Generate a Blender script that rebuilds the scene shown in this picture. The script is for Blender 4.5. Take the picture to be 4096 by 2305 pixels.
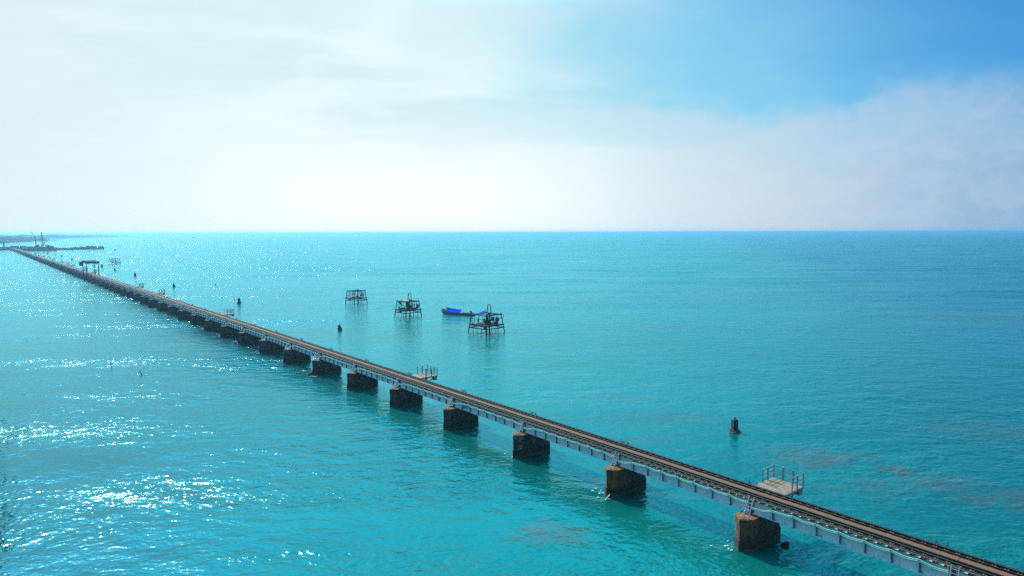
import bpy, bmesh, math, random
from mathutils import Vector, Matrix, noise as mnoise

for o in list(bpy.data.objects):
    bpy.data.objects.remove(o)
scene = bpy.context.scene
col = scene.collection
R = math.radians
rnd = random.Random(7)

# ------------------------------------------------------------------ camera
F = 2640.0; CX, CY = 2048.0, 1152.5        # photograph pixels (4096 wide)
CAM_H = 23.388
cam_data = bpy.data.cameras.new("camera")
cam = bpy.data.objects.new("camera", cam_data); col.objects.link(cam)
cam.location = (0, 0, CAM_H)
cam.rotation_euler = (R(90 - 4.79), 0.0025, 0)
cam_data.sensor_width = 36.0
cam_data.lens = F / 4096 * 36.0
cam_data.clip_start = 0.5
cam_data.clip_end = 120000
scene.camera = cam
CM = cam.rotation_euler.to_matrix()

def at(px, py, z=0.0):
    """point of the plane at height z seen at a photograph pixel"""
    d = CM @ Vector(((px - CX) / F, -(py - CY) / F, -1.0))
    t = (z - CAM_H) / d.z
    return Vector((d.x * t, d.y * t, z))

# ------------------------------------------------------------------ sky, sun, exposure
SUN_AZ, SUN_EL = R(-37.0), R(42.0)
world = bpy.data.worlds.new("World"); scene.world = world
world.use_nodes = True
scene.view_settings.view_transform = 'Standard'
scene.view_settings.look = 'None'
scene.view_settings.exposure = 0.0
scene.view_settings.gamma = 1.0
scene.view_settings.use_curve_mapping = False

class NT:
    def __init__(self, tree):
        self.t = tree
    def n(self, kind, **kw):
        nd = self.t.nodes.new(kind)
        for k, v in kw.items():
            setattr(nd, k, v)
        return nd
    def put(self, sock, v):
        if v is None:
            return
        if hasattr(v, 'is_linked') or hasattr(v, 'links'):
            self.t.links.new(v, sock)
        else:
            sock.default_value = v
    def m(self, op, a, b=None, c=None, clamp=False):
        nd = self.n('ShaderNodeMath', operation=op, use_clamp=clamp)
        for i, v in enumerate((a, b, c)):
            self.put(nd.inputs[i], v)
        return nd.outputs[0]
    def v(self, op, a, b=None, scale=None):
        nd = self.n('ShaderNodeVectorMath', operation=op)
        self.put(nd.inputs[0], a); self.put(nd.inputs[1], b)
        if scale is not None:
            self.put(nd.inputs['Scale'], scale)
        return nd.outputs['Value' if op in ('LENGTH', 'DOT_PRODUCT', 'DISTANCE') else 'Vector']
    def xyz(self, x=0.0, y=0.0, z=0.0):
        nd = self.n('ShaderNodeCombineXYZ')
        for i, v in enumerate((x, y, z)):
            self.put(nd.inputs[i], v)
        return nd.outputs[0]
    def sep(self, vec):
        nd = self.n('ShaderNodeSeparateXYZ'); self.put(nd.inputs[0], vec)
        return nd.outputs
    def noise(self, vec, scale=1.0, detail=2.0, rough=0.5, dist=0.0, out='Fac'):
        nd = self.n('ShaderNodeTexNoise')
        self.put(nd.inputs['Vector'], vec)
        nd.inputs['Scale'].default_value = scale
        nd.inputs['Detail'].default_value = detail
        nd.inputs['Roughness'].default_value = rough
        nd.inputs['Distortion'].default_value = dist
        return nd.outputs[out]
    def step(self, x, a, b, lo=0.0, hi=1.0, smooth=True):
        nd = self.n('ShaderNodeMapRange', interpolation_type='SMOOTHSTEP' if smooth else 'LINEAR')
        nd.clamp = True
        self.put(nd.inputs[0], x)
        for i, v in enumerate((a, b, lo, hi)):
            self.put(nd.inputs[i + 1], v)
        return nd.outputs[0]
    def mix(self, fac, a, b, mode='MIX'):
        nd = self.n('ShaderNodeMix', data_type='RGBA', blend_type=mode)
        self.put(nd.inputs[0], fac)
        for s, v in ((nd.inputs[6], a), (nd.inputs[7], b)):
            if isinstance(v, tuple) and len(v) == 3:
                v = v + (1.0,)
            self.put(s, v)
        return nd.outputs[2]
    def mapping(self, vec, loc=(0, 0, 0), rot=(0, 0, 0), scale=(1, 1, 1)):
        nd = self.n('ShaderNodeMapping')
        self.put(nd.inputs[0], vec)
        nd.inputs[1].default_value = loc; nd.inputs[2].default_value = rot; nd.inputs[3].default_value = scale
        return nd.outputs[0]

def build_world():
    t = NT(world.node_tree)
    bg = world.node_tree.nodes['Background']
    sky = t.n('ShaderNodeTexSky', sky_type='NISHITA', sun_disc=False)
    sky.sun_elevation = SUN_EL
    sky.sun_rotation = SUN_AZ % (2 * math.pi)
    sky.altitude = 20; sky.air_density = 1.0; sky.dust_density = 1.5; sky.ozone_density = 2.0
    d = t.n('ShaderNodeTexCoord').outputs['Generated']
    x, y, z = t.sep(d)
    az = t.m('MULTIPLY', t.m('ARCTAN2', x, y), 57.2958)             # degrees, right positive
    el = t.m('MULTIPLY', t.m('ARCSINE', t.m('MAXIMUM', z, 0.0)), 57.2958)
    S = 0.085
    clear = t.mix(1.0, sky.outputs[0], (0.30, 1.08, 1.66), 'MULTIPLY')
    # soft cloud texture on a high layer
    k = t.m('DIVIDE', 1.0, t.m('ADD', z, 0.16))
    plane = t.xyz(t.m('MULTIPLY', x, k), t.m('MULTIPLY', y, k), 0.0)
    n1 = t.noise(t.mapping(plane, rot=(0, 0, R(-25)), scale=(0.9, 1.25, 1)), 0.9, 4, 0.5, 0.9)
    n2 = t.noise(t.mapping(plane, loc=(5, 2, 0), scale=(1, 1.2, 1)), 2.2, 4, 0.5, 0.6)
    nb = t.noise(t.xyz(t.m('MULTIPLY', az, 0.085), t.m('MULTIPLY', el, 0.10), 3.0), 1.0, 6, 0.62)
    nbc = t.m('SUBTRACT', nb, 0.5)
    # thin veil, thick around the sun's side and thinning to the right
    veil = t.step(t.m('ADD', az, t.m('ADD', t.m('MULTIPLY', el, 0.45), t.m('MULTIPLY', t.m('SUBTRACT', n1, 0.5), 18.0))), 2.0, 50.0, 1.0, 0.0)
    # low bank of cloud with a broken upper edge
    top = t.m('ADD', t.m('ADD', 11.1, t.m('MULTIPLY', nbc, 3.0)), t.m('ADD', t.m('MULTIPLY', t.step(az, 26.0, 31.0), 1.3), t.step(az, 14.0, 24.0, 0.0, -0.7)))
    nl = t.noise(t.xyz(t.m('MULTIPLY', az, 0.42), t.m('MULTIPLY', el, 0.55), 7.0), 1.0, 5, 0.55, 0.3)
    top = t.m('ADD', top, t.m('MULTIPLY', t.m('SUBTRACT', nl, 0.5), 2.0))
    bank = t.step(t.m('SUBTRACT', top, el), -0.15, t.step(az, 10.0, 24.0, 1.4, 2.6))
    bank = t.m('MULTIPLY', bank, t.step(t.m('SUBTRACT', top, el), 0.0, 9.0, 0.62, 0.97))
    # cloud light: white by the sun, greyer violet away from it
    right = t.step(az, -8.0, 42.0, smooth=False)
    ccol = t.mix(t.step(az, -2.0, 24.0), (0.84, 0.99, 1.02), (0.63, 0.73, 0.82))
    ccol = t.mix(t.step(az, 18.0, 40.0), ccol, (0.30, 0.48, 0.70))
    # lower and thicker parts of the layer
    sh = t.step(n1, 0.36, 0.62)
    ccol = t.mix(t.m('MULTIPLY', t.m('MULTIPLY', sh, t.step(el, 2.0, 11.0)), 0.55), ccol, t.mix(right, (0.55, 0.79, 0.86), (0.46, 0.66, 0.85)))
    br = t.step(n2, 0.50, 0.70)
    ccol = t.mix(t.m('MULTIPLY', br, t.step(az, 8.0, -12.0, 0.0, 0.45)), ccol, (0.84, 1.0, 1.0))
    ccol = t.mix(t.m('MULTIPLY', t.step(az, 6.0, 20.0), t.step(nl, 0.40, 0.62, 0.0, 0.14)), ccol, (0.74, 0.78, 0.87))
    glow = t.m('MULTIPLY', t.step(t.m('ABSOLUTE', t.m('ADD', az, 9.0)), 4.0, 24.0, 1.0, 0.0), t.step(el, 10.5, 3.0))
    ccol = t.mix(t.m('MULTIPLY', glow, 0.85), ccol, (1.0, 1.03, 1.03))
    # hazier, duller far left
    ccol = t.mix(t.step(az, -20.0, -42.0, 0.0, 0.75), ccol, (0.74, 0.86, 0.89))
    ccol = t.mix(t.m('MULTIPLY', t.step(el, 9.0, 17.0), t.step(n2, 0.62, 0.36, 0.15, 0.7)), ccol, (0.66, 0.86, 0.92))
    vcol = t.mix(t.step(t.m('ADD', az, t.m('MULTIPLY', t.m('SUBTRACT', n2, 0.5), 22.0)), -9.0, 22.0), ccol, (0.36, 0.78, 0.88))
    cl = t.v('SCALE', clear, scale=S)
    c = t.mix(veil, cl, vcol)
    c = t.mix(bank, c, ccol)
    # unseen sky: cyan glow added round the sun to brighten water, lifted behind camera
    sd = t.v('DOT_PRODUCT', d, (math.sin(SUN_AZ) * math.cos(SUN_EL), math.cos(SUN_AZ) * math.cos(SUN_EL), math.sin(SUN_EL)))
    aur = t.step(sd, math.cos(R(64)), math.cos(R(32)))
    up = t.mix(1.0, cl, t.mix(aur, (0.05, 0.12, 0.16), (0.22, 2.25, 2.85)), 'ADD')
    up = t.mix(1.0, up, t.mix(t.step(n1, 0.35, 0.65), (0.75, 0.80, 0.85), (1.2, 1.15, 1.1)), 'MULTIPLY')
    up = t.mix(t.step(az, -14.0, -42.0), up, t.mix(1.0, up, (0.75, 0.70, 0.84), 'MULTIPLY'))
    c = t.mix(t.step(el, 18.0, 24.0), c, up)
    c = t.mix(t.step(t.m('ABSOLUTE', az), 75.0, 120.0), c, t.mix(0.25, cl, (0.56, 0.64, 0.70)))
    t.put(bg.inputs[0], c)
    bg.inputs[1].default_value = 1.0
build_world()
world.cycles.sampling_method = 'MANUAL'
world.cycles.sample_map_resolution = 512

sun_data = bpy.data.lights.new("sun", 'SUN')
sun_data.energy = 4.6
sun_data.angle = R(0.5)
sun_data.color = (1.0, 0.92, 0.80)
sun = bpy.data.objects.new("sun", sun_data); col.objects.link(sun)
SUN_DIR = Vector((math.sin(SUN_AZ) * math.cos(SUN_EL), math.cos(SUN_AZ) * math.cos(SUN_EL), math.sin(SUN_EL)))
sun.rotation_euler = SUN_DIR.to_track_quat('Z', 'Y').to_euler()
sun.location = (0, 0, 200)

scene.cycles.use_denoising = False
scene.cycles.use_adaptive_sampling = False
scene.cycles.max_bounces = 6
scene.cycles.sample_clamp_indirect = 4.0
scene.cycles.caustics_reflective = False
scene.cycles.caustics_refractive = False

# ------------------------------------------------------------------ bridge frame
BR_AZ = R(-39.2306)
E_ = Vector((math.sin(BR_AZ), math.cos(BR_AZ), 0))           # along the bridge, away
N_ = Vector((math.cos(BR_AZ), -math.sin(BR_AZ), 0))          # to the right of it
BR_ROT = R(90) - BR_AZ
B0 = 45.0                                                    # centre line, metres right of the camera
SPAN, A0 = 13.1, 25.71
def bp(a, y=0.0, z=0.0):                                     # y: towards the camera's side
    return E_ * a + N_ * (B0 - y) + Vector((0, 0, z))

# ------------------------------------------------------------------ materials
MATS = {}
def mat(name):
    m = bpy.data.materials.new(name); m.use_nodes = True
    MATS[name] = m
    t = NT(m.node_tree)
    return m, t, m.node_tree.nodes['Principled BSDF']

def simple(name, c, rough=0.7, var=0.25, scale=6.0, metal=0.0, spec=None, stain=None, stain_amt=0.5, stain_scale=2.0, bump=0.0, obj=True):
    m, t, p = mat(name)
    tc = t.n('ShaderNodeTexCoord').outputs['Object']
    nz = t.noise(tc, scale, 5, 0.6)
    dark = tuple(v * (1 - var) for v in c); lite = tuple(min(1, v * (1 + var)) for v in c)
    cc = t.mix(t.step(nz, 0.3, 0.7), dark, lite)
    if stain:
        s = t.noise(tc, stain_scale, 6, 0.65, 0.3)
        cc = t.mix(t.step(s, 0.62 - 0.25 * stain_amt, 0.72 - 0.15 * stain_amt), cc, stain)
    t.put(p.inputs['Base Color'], cc)
    p.inputs['Roughness'].default_value = rough
    p.inputs['Metallic'].default_value = metal
    if spec is not None:
        p.inputs['Specular IOR Level'].default_value = spec
    if bump:
        b = t.n('ShaderNodeBump'); b.inputs['Strength'].default_value = bump; b.inputs['Distance'].default_value = 0.03
        t.put(b.inputs['Height'], t.noise(tc, scale * 3, 4, 0.6))
        t.put(p.inputs['Normal'], b.outputs[0])
    return m

def girder_paint():
    m, t, p = mat("girder_paint")
    tc = t.n('ShaderNodeTexCoord').outputs['Object']
    x, y, z = t.sep(tc)
    nz = t.noise(tc, 1.4, 5, 0.6)
    c = t.mix(t.step(nz, 0.3, 0.7), (0.62, 0.72, 0.73), (0.74, 0.80, 0.80))
    streak = t.noise(t.xyz(t.m('MULTIPLY', x, 3.0), y, t.m('MULTIPLY', z, 0.5)), 2.0, 5, 0.65)
    low = t.step(z, 2.85, 2.48)
    c = t.mix(t.m('MULTIPLY', low, t.step(streak, 0.50, 0.70, 0.0, 0.8)), c, (0.17, 0.14, 0.08))
    spots = t.step(t.noise(tc, 2.3, 6, 0.7), 0.69, 0.74)
    c = t.mix(spots, c, (0.08, 0.06, 0.04))
    t.put(p.inputs['Base Color'], c)
    p.inputs['Roughness'].default_value = 0.65
    p.inputs['Specular IOR Level'].default_value = 0.2
    return m

def stiffener_shade_paint():  # darker copy of the girder paint: shade put into the colour, plus dirt stains
    simple("stiffener_shade_paint", (0.10, 0.17, 0.21), 0.6, 0.3, 3, stain=(0.06, 0.04, 0.025), stain_amt=0.4)

def concrete_pier():
    m, t, p = mat("pier_masonry")
    tc = t.n('ShaderNodeTexCoord').outputs['Object']
    x, y, z = t.sep(tc)
    rv = t.n('ShaderNodeObjectInfo').outputs['Random']
    off = t.v('ADD', tc, t.xyz(t.m('MULTIPLY', rv, 60.0), 0.0, 0.0))
    nz = t.noise(off, 2.2, 6, 0.65)
    c = t.mix(t.step(nz, 0.3, 0.7), (0.022, 0.021, 0.017), (0.085, 0.077, 0.060))
    brick = t.n('ShaderNodeTexBrick')
    t.put(brick.inputs['Vector'], t.xyz(t.m('ADD', x, y), t.m('ADD', z, 5.0), 0.0))
    brick.inputs['Scale'].default_value = 1.0
    brick.inputs['Brick Width'].default_value = 0.9; brick.inputs['Row Height'].default_value = 0.42
    brick.inputs['Mortar Size'].default_value = 0.02
    c = t.mix(t.m('MULTIPLY', brick.outputs['Fac'], 0.45), c, (0.12, 0.115, 0.10))
    pt = t.noise(t.v('ADD', off, (9, 4, 2)), 0.9, 4, 0.6, 0.4)
    c = t.mix(t.m('MULTIPLY', t.step(pt, 0.55, 0.62), t.step(rv, 0.2, 0.9, 0.1, 0.85)), c, (0.21, 0.20, 0.165))
    # rust that has run down from the bearings, stronger on some piers
    sn = t.noise(t.xyz(t.m('ADD', t.m('MULTIPLY', x, 2.5), t.m('MULTIPLY', rv, 40.0)), t.m('MULTIPLY', y, 2.5), t.m('MULTIPLY', z, 0.45)), 1.0, 5, 0.6)
    idx = t.n('ShaderNodeObjectInfo').outputs['Object Index']
    amt = t.step(idx, 0.0, 100.0, 0.64, 0.42, smooth=False)
    rust = t.m('MULTIPLY', t.step(sn, amt, t.m('ADD', amt, 0.12)), t.m('MULTIPLY', t.step(z, 0.7, 1.3), t.step(y, 0.6, 2.0, 0.12, 1.0)))
    c = t.mix(rust, c, (0.27, 0.085, 0.018))
    nz_ = t.sep(t.n('ShaderNodeNewGeometry').outputs['Normal'])[2]
    c = t.mix(t.m('MULTIPLY', t.step(nz_, 0.8, 0.95), t.step(nz, 0.35, 0.6, 0.25, 0.9)), c, (0.34, 0.12, 0.035))
    # tidal band: weed and black growth
    tide = t.step(t.m('ADD', z, t.m('MULTIPLY', nz, 0.5)), 1.35, 0.75)
    c = t.mix(tide, c, (0.030, 0.032, 0.018))
    weed = t.step(t.m('ADD', z, t.m('MULTIPLY', nz, 0.4)), 0.55, 0.25)
    c = t.mix(weed, c, (0.10, 0.09, 0.02))
    t.put(p.inputs['Base Color'], c)
    p.inputs['Roughness'].default_value = 0.85
    b = t.n('ShaderNodeBump'); b.inputs['Strength'].default_value = 0.5; b.inputs['Distance'].default_value = 0.04
    t.put(b.inputs['Height'], t.m('ADD', t.noise(off, 7.0, 5, 0.65), t.m('MULTIPLY', brick.outputs['Fac'], -0.35)))
    t.put(p.inputs['Normal'], b.outputs[0])
    return m

def board_mat():
    m, t, p = mat("walkway_timber")
    tc = t.n('ShaderNodeTexCoord').outputs['Object']
    g = t.v('ADD', t.n('ShaderNodeNewGeometry').outputs['Position'], (0, 0, 0))
    n1 = t.noise(g, 0.12, 3, 0.5)
    n2 = t.noise(t.mapping(tc, scale=(1.2, 9, 1)), 2.0, 5, 0.65)
    c = t.mix(t.step(n1, 0.35, 0.62), (0.205, 0.082, 0.032), (0.250, 0.072, 0.018))
    c = t.mix(t.step(n2, 0.35, 0.70, 0.0, 0.6), c, (0.11, 0.075, 0.045))
    t.put(p.inputs['Base Color'], c); p.inputs['Roughness'].default_value = 0.8
    return m

def build_mats():
    girder_paint(); stiffener_shade_paint(); concrete_pier(); board_mat()
    simple("rail_steel", (0.026, 0.018, 0.014), 0.55, 0.4, 8, stain=(0.10, 0.05, 0.03), stain_amt=0.3)
    simple("rail_head", (0.22, 0.14, 0.10), 0.40, 0.1, 8, metal=0.85)
    simple("sleeper_steel", (0.035, 0.024, 0.017), 0.8, 0.4, 5, stain=(0.22, 0.085, 0.025), stain_amt=0.9, stain_scale=1.2)
    simple("rust_clip", (0.27, 0.085, 0.025), 0.8, 0.5, 1.3)
    simple("kerb_angle", (0.15, 0.13, 0.09), 0.6, 0.25, 3, stain=(0.12, 0.08, 0.05), stain_amt=0.35)
    simple("galvanised", (0.30, 0.31, 0.31), 0.5, 0.2, 5, metal=0.2)
    simple("pipe_plastic", (0.26, 0.60, 0.50), 0.4, 0.1, 3)
    simple("weathered_steel", (0.25, 0.26, 0.255), 0.55, 0.3, 5, stain=(0.16, 0.12, 0.10), stain_amt=0.15)
    simple("deck_timber", (0.33, 0.195, 0.12), 0.8, 0.35, 2, stain=(0.15, 0.10, 0.065), stain_amt=0.5)
    simple("dark_stone", (0.045, 0.042, 0.034), 0.9, 0.45, 3.0, bump=0.6, stain=(0.13, 0.115, 0.07), stain_amt=0.4)
    simple("bamboo", (0.020, 0.016, 0.013), 0.7, 0.4, 3)
    simple("plank", (0.050, 0.036, 0.022), 0.8, 0.4, 4)
    simple("blue_tarp", (0.0, 0.075, 0.78), 0.9, 0.12, 2, spec=0.05)
    simple("faded_tarp", (0.03, 0.085, 0.36), 0.9, 0.5, 1.2, spec=0.05)
    simple("grey_tarp", (0.27, 0.235, 0.20), 0.7, 0.3, 1.5)
    simple("red_cloth", (0.26, 0.02, 0.05), 0.8, 0.3, 3)
    simple("green_cloth", (0.045, 0.075, 0.06), 0.8, 0.3, 3)
    simple("dark_cloth", (0.022, 0.026, 0.034), 0.85, 0.3, 5)
    simple("skin", (0.09, 0.05, 0.032), 0.6, 0.15, 6)
    simple("yellow_goods", (0.55, 0.42, 0.20), 0.7, 0.3, 3)
    simple("hull_paint", (0.13, 0.085, 0.022), 0.55, 0.3, 1.6)
    simple("hull_blue", (0.03, 0.06, 0.10), 0.55, 0.3, 1.6)
    simple("gunwale", (0.27, 0.22, 0.20), 0.6, 0.25, 3)
    simple("barge_steel", (0.014, 0.014, 0.016), 0.7, 0.4, 0.2)
    simple("crane_paint", (0.02, 0.018, 0.018), 0.6, 0.3, 0.3)
    simple("rusty_red", (0.07, 0.02, 0.022), 0.7, 0.3, 1)
    simple("roof_sheet", (0.02, 0.035, 0.035), 0.6, 0.3, 1)
    simple("foliage", (0.006, 0.013, 0.012), 0.9, 0.4, 0.08)
    simple("sand", (0.16, 0.15, 0.13), 0.9, 0.15, 0.05)
    simple("road_concrete", (0.22, 0.21, 0.19), 0.85, 0.25, 0.6)
    simple("foam_white", (0.80, 0.84, 0.84), 0.9, 0.06, 6)
    simple("white_paint", (0.72, 0.72, 0.70), 0.5, 0.08, 3)
    simple("sign_blue", (0.13, 0.20, 0.33), 0.6, 0.25, 5)
    simple("sign_ink", (0.012, 0.02, 0.06), 0.6, 0.1, 3)
    simple("bird_feathers", (0.03, 0.03, 0.032), 0.8, 0.2, 8)
build_mats()
M = MATS

# ------------------------------------------------------------------ mesh helpers
class MB:
    def __init__(self):
        self.v, self.f = [], []
    def poly(self, pts, faces):
        b = len(self.v)
        self.v += [tuple(p) for p in pts]
        self.f += [tuple(i + b for i in f) for f in faces]
        return self
    def box(self, c, s, rz=0.0):
        hx, hy, hz = s[0] / 2, s[1] / 2, s[2] / 2
        ca, sa = math.cos(rz), math.sin(rz)
        pts = []
        for dz in (-hz, hz):
            for dx, dy in ((-hx, -hy), (hx, -hy), (hx, hy), (-hx, hy)):
                pts.append((c[0] + dx * ca - dy * sa, c[1] + dx * sa + dy * ca, c[2] + dz))
        return self.poly(pts, [(3, 2, 1, 0), (4, 5, 6, 7), (0, 1, 5, 4), (1, 2, 6, 5), (2, 3, 7, 6), (3, 0, 4, 7)])
    def bar(self, p, q, w, h=None, up=(0, 0, 1)):
        p, q = Vector(p), Vector(q); h = h or w
        d = (q - p).normalized(); u = Vector(up)
        if abs(d.dot(u)) > 0.95:
            u = Vector((1, 0, 0))
        s = d.cross(u).normalized(); u = s.cross(d)
        pts = []
        for e in (p, q):
            for a, b in ((-1, -1), (1, -1), (1, 1), (-1, 1)):
                pts.append(e + s * (a * w / 2) + u * (b * h / 2))
        return self.poly(pts, [(0, 1, 2, 3), (7, 6, 5, 4), (1, 0, 4, 5), (2, 1, 5, 6), (3, 2, 6, 7), (0, 3, 7, 4)])
    def tube(self, pts, r, n=6, r1=None):
        pts = [Vector(p) for p in pts]
        L = len(pts); rings = []; r1 = r if r1 is None else r1
        b = len(self.v)
        for i, p in enumerate(pts):
            d = (pts[min(i + 1, L - 1)] - pts[max(i - 1, 0)]).normalized()
            u = Vector((0, 0, 1)) if abs(d.z) < 0.9 else Vector((1, 0, 0))
            s = d.cross(u).normalized(); u = s.cross(d)
            rr = r + (r1 - r) * i / max(1, L - 1)
            for k in range(n):
                a = 2 * math.pi * k / n
                self.v.append(tuple(p + s * (rr * math.cos(a)) + u * (rr * math.sin(a))))
        for i in range(L - 1):
            for k in range(n):
                k2 = (k + 1) % n
                self.f.append((b + i * n + k, b + i * n + k2, b + (i + 1) * n + k2, b + (i + 1) * n + k))
        self.f.append(tuple(b + k for k in reversed(range(n))))
        self.f.append(tuple(b + (L - 1) * n + k for k in range(n)))
        return self
    def prism(self, poly, z0, z1, top=None):
        n = len(poly); top = top or poly
        pts = [(x, y, z0) for x, y in poly] + [(x, y, z1) for x, y in top]
        fs = [tuple(reversed(range(n))), tuple(range(n, 2 * n))]
        fs += [(i, (i + 1) % n, n + (i + 1) % n, n + i) for i in range(n)]
        return self.poly(pts, fs)
    def lathe(self, prof, n=12, sx=1.0, sy=1.0, jit=0.0, seed=0, lean=(0, 0)):
        rr = random.Random(seed)
        pts = []; z0 = prof[0][1]
        for r, z in prof:
            for k in range(n):
                a = 2 * math.pi * k / n
                q = r * (1 + jit * (rr.random() - 0.5) * 2)
                pts.append((q * sx * math.cos(a) + lean[0] * (z - z0), q * sy * math.sin(a) + lean[1] * (z - z0), z + jit * 0.3 * (rr.random() - 0.5)))
        fs = [tuple(reversed(range(n)))]
        L = len(prof)
        for i in range(L - 1):
            for k in range(n):
                k2 = (k + 1) % n
                fs.append((i * n + k, i * n + k2, (i + 1) * n + k2, (i + 1) * n + k))
        fs.append(tuple(range((L - 1) * n, L * n)))
        return self.poly(pts, fs)
    def lump(self, c, r, seed, flat=1.0, jit=0.3, sub=1):
        bm = bmesh.new(); bmesh.ops.create_icosphere(bm, subdivisions=sub, radius=1.0)
        rr = random.Random(seed)
        r3 = r if isinstance(r, tuple) else (r, r, r * flat)
        pts = []
        for v in bm.verts:
            k = 1 + jit * (rr.random() - 0.5) * 2
            pts.append((c[0] + v.co.x * r3[0] * k, c[1] + v.co.y * r3[1] * k, c[2] + v.co.z * r3[2] * k))
        fs = [tuple(v.index for v in f.verts) for f in bm.faces]
        bm.free()
        return self.poly(pts, fs)
    def mesh(self, name, m, smooth=False):
        me = bpy.data.meshes.new(name)
        me.from_pydata(self.v, [], self.f); me.validate(); me.update()
        if isinstance(m, (list, tuple)):
            for k in m: me.materials.append(k)
        else:
            me.materials.append(m)
        if smooth:
            for p in me.polygons: p.use_smooth = True
        return me
    def build(self, name, m, parent=None, smooth=False, loc=None, rz=None):
        o = bpy.data.objects.new(name, self.mesh(name, m, smooth)); col.objects.link(o)
        if parent: o.parent = parent
        if loc is not None: o.location = loc
        if rz is not None: o.rotation_euler.z = rz
        return o

def tag(o, label=None, cat=None, group=None, kind=None):
    for k, v in (('label', label), ('category', cat), ('group', group), ('kind', kind)):
        if v is not None: o[k] = v
    return o
def thing(name, label, cat, loc=(0, 0, 0), rz=0.0, group=None):
    o = bpy.data.objects.new(name, None); col.objects.link(o)
    o.empty_display_size = 0.3
    o.location = loc; o.rotation_euler.z = rz
    return tag(o, label, cat, group)
def link_mesh(name, me, parent=None, loc=None, rz=None):
    o = bpy.data.objects.new(name, me); col.objects.link(o)
    if parent: o.parent = parent
    if loc is not None: o.location = loc
    if rz is not None: o.rotation_euler.z = rz
    return o
def dup(root, loc, rz, label=None, group=None):
    r = root.copy(); col.objects.link(r); r.location = loc; r.rotation_euler.z = rz
    if label: r['label'] = label
    if group: r['group'] = group
    for ch in list(root.children):
        c = ch.copy(); col.objects.link(c); c.parent = r
        for g in list(ch.children):
            d = g.copy(); col.objects.link(d); d.parent = c
    return r

# ------------------------------------------------------------------ water
SEA_A, SEA_B, SEA_DEEP = (0.002, 0.128, 0.098), (0.002, 0.098, 0.094), (0.001, 0.046, 0.076)
WAVE = 1.0
def water_surface():
    m, t, p = mat("sea_water")
    m.node_tree.nodes.remove(p)
    P = t.n('ShaderNodeNewGeometry').outputs['Position']
    # bands of rougher and calmer water drawn out by the current
    bandv = t.mapping(P, rot=(0, 0, R(-17)), scale=(0.011, 0.075, 1))
    band = t.noise(bandv, 1.0, 3, 0.55, 0.4)
    band2 = t.noise(t.mapping(P, rot=(0, 0, R(-9)), scale=(0.0035, 0.014, 1)), 1.0, 3, 0.5, 0.3)
    gust = t.noise(t.mapping(P, loc=(3, 8, 0), rot=(0, 0, R(-12)), scale=(0.035, 0.075, 1)), 1.0, 3, 0.55, 0.5)
    amp = t.m('MULTIPLY', t.step(gust, 0.34, 0.66, 0.66, 1.28), 1.0)
    amp = t.m('MULTIPLY', t.m('MULTIPLY', amp, t.step(band, 0.40, 0.68, 0.52, 1.18)), t.m('MULTIPLY', t.step(band2, 0.38, 0.62, 0.80, 1.15), t.step(t.sep(P)[1], 40.0, 420.0, 0.56, 1.0)))

    def height(vec):
        warp = t.noise(t.mapping(vec, scale=(0.07, 0.07, 1)), 1.0, 1, 0.5, out='Color')
        w = t.v('ADD', vec, t.v('SCALE', t.v('SUBTRACT', warp, (0.5, 0.5, 0.5)), scale=4.0))
        a = t.noise(t.mapping(w, rot=(0, 0, R(-14)), scale=(0.17, 0.28, 1)), 1.0, 1, 0.5)
        b = t.noise(t.mapping(w, loc=(7, 3, 0), rot=(0, 0, R(-24)), scale=(0.58, 0.92, 1)), 1.0, 2, 0.5)
        c = t.noise(t.mapping(w, loc=(1, 9, 0), rot=(0, 0, R(14)), scale=(2.0, 2.7, 1)), 1.0, 2, 0.55)
        h = t.m('MULTIPLY', a, 0.55 * WAVE)
        h = t.m('ADD', h, t.m('MULTIPLY', b, 0.40 * WAVE))
        return t.m('ADD', h, t.m('MULTIPLY', c, 0.150 * WAVE))
    e = 0.04
    h0 = height(P)
    hx = height(t.v('ADD', P, (e, 0, 0)))
    hy = height(t.v('ADD', P, (0, e, 0)))
    k = t.m('DIVIDE', amp, -e)
    sx = t.m('MULTIPLY', t.m('SUBTRACT', hx, h0), k)
    sy = t.m('MULTIPLY', t.m('SUBTRACT', hy, h0), k)
    nrm = t.v('NORMALIZE', t.xyz(sx, sy, 1.0))
    return m, t, nrm
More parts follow.
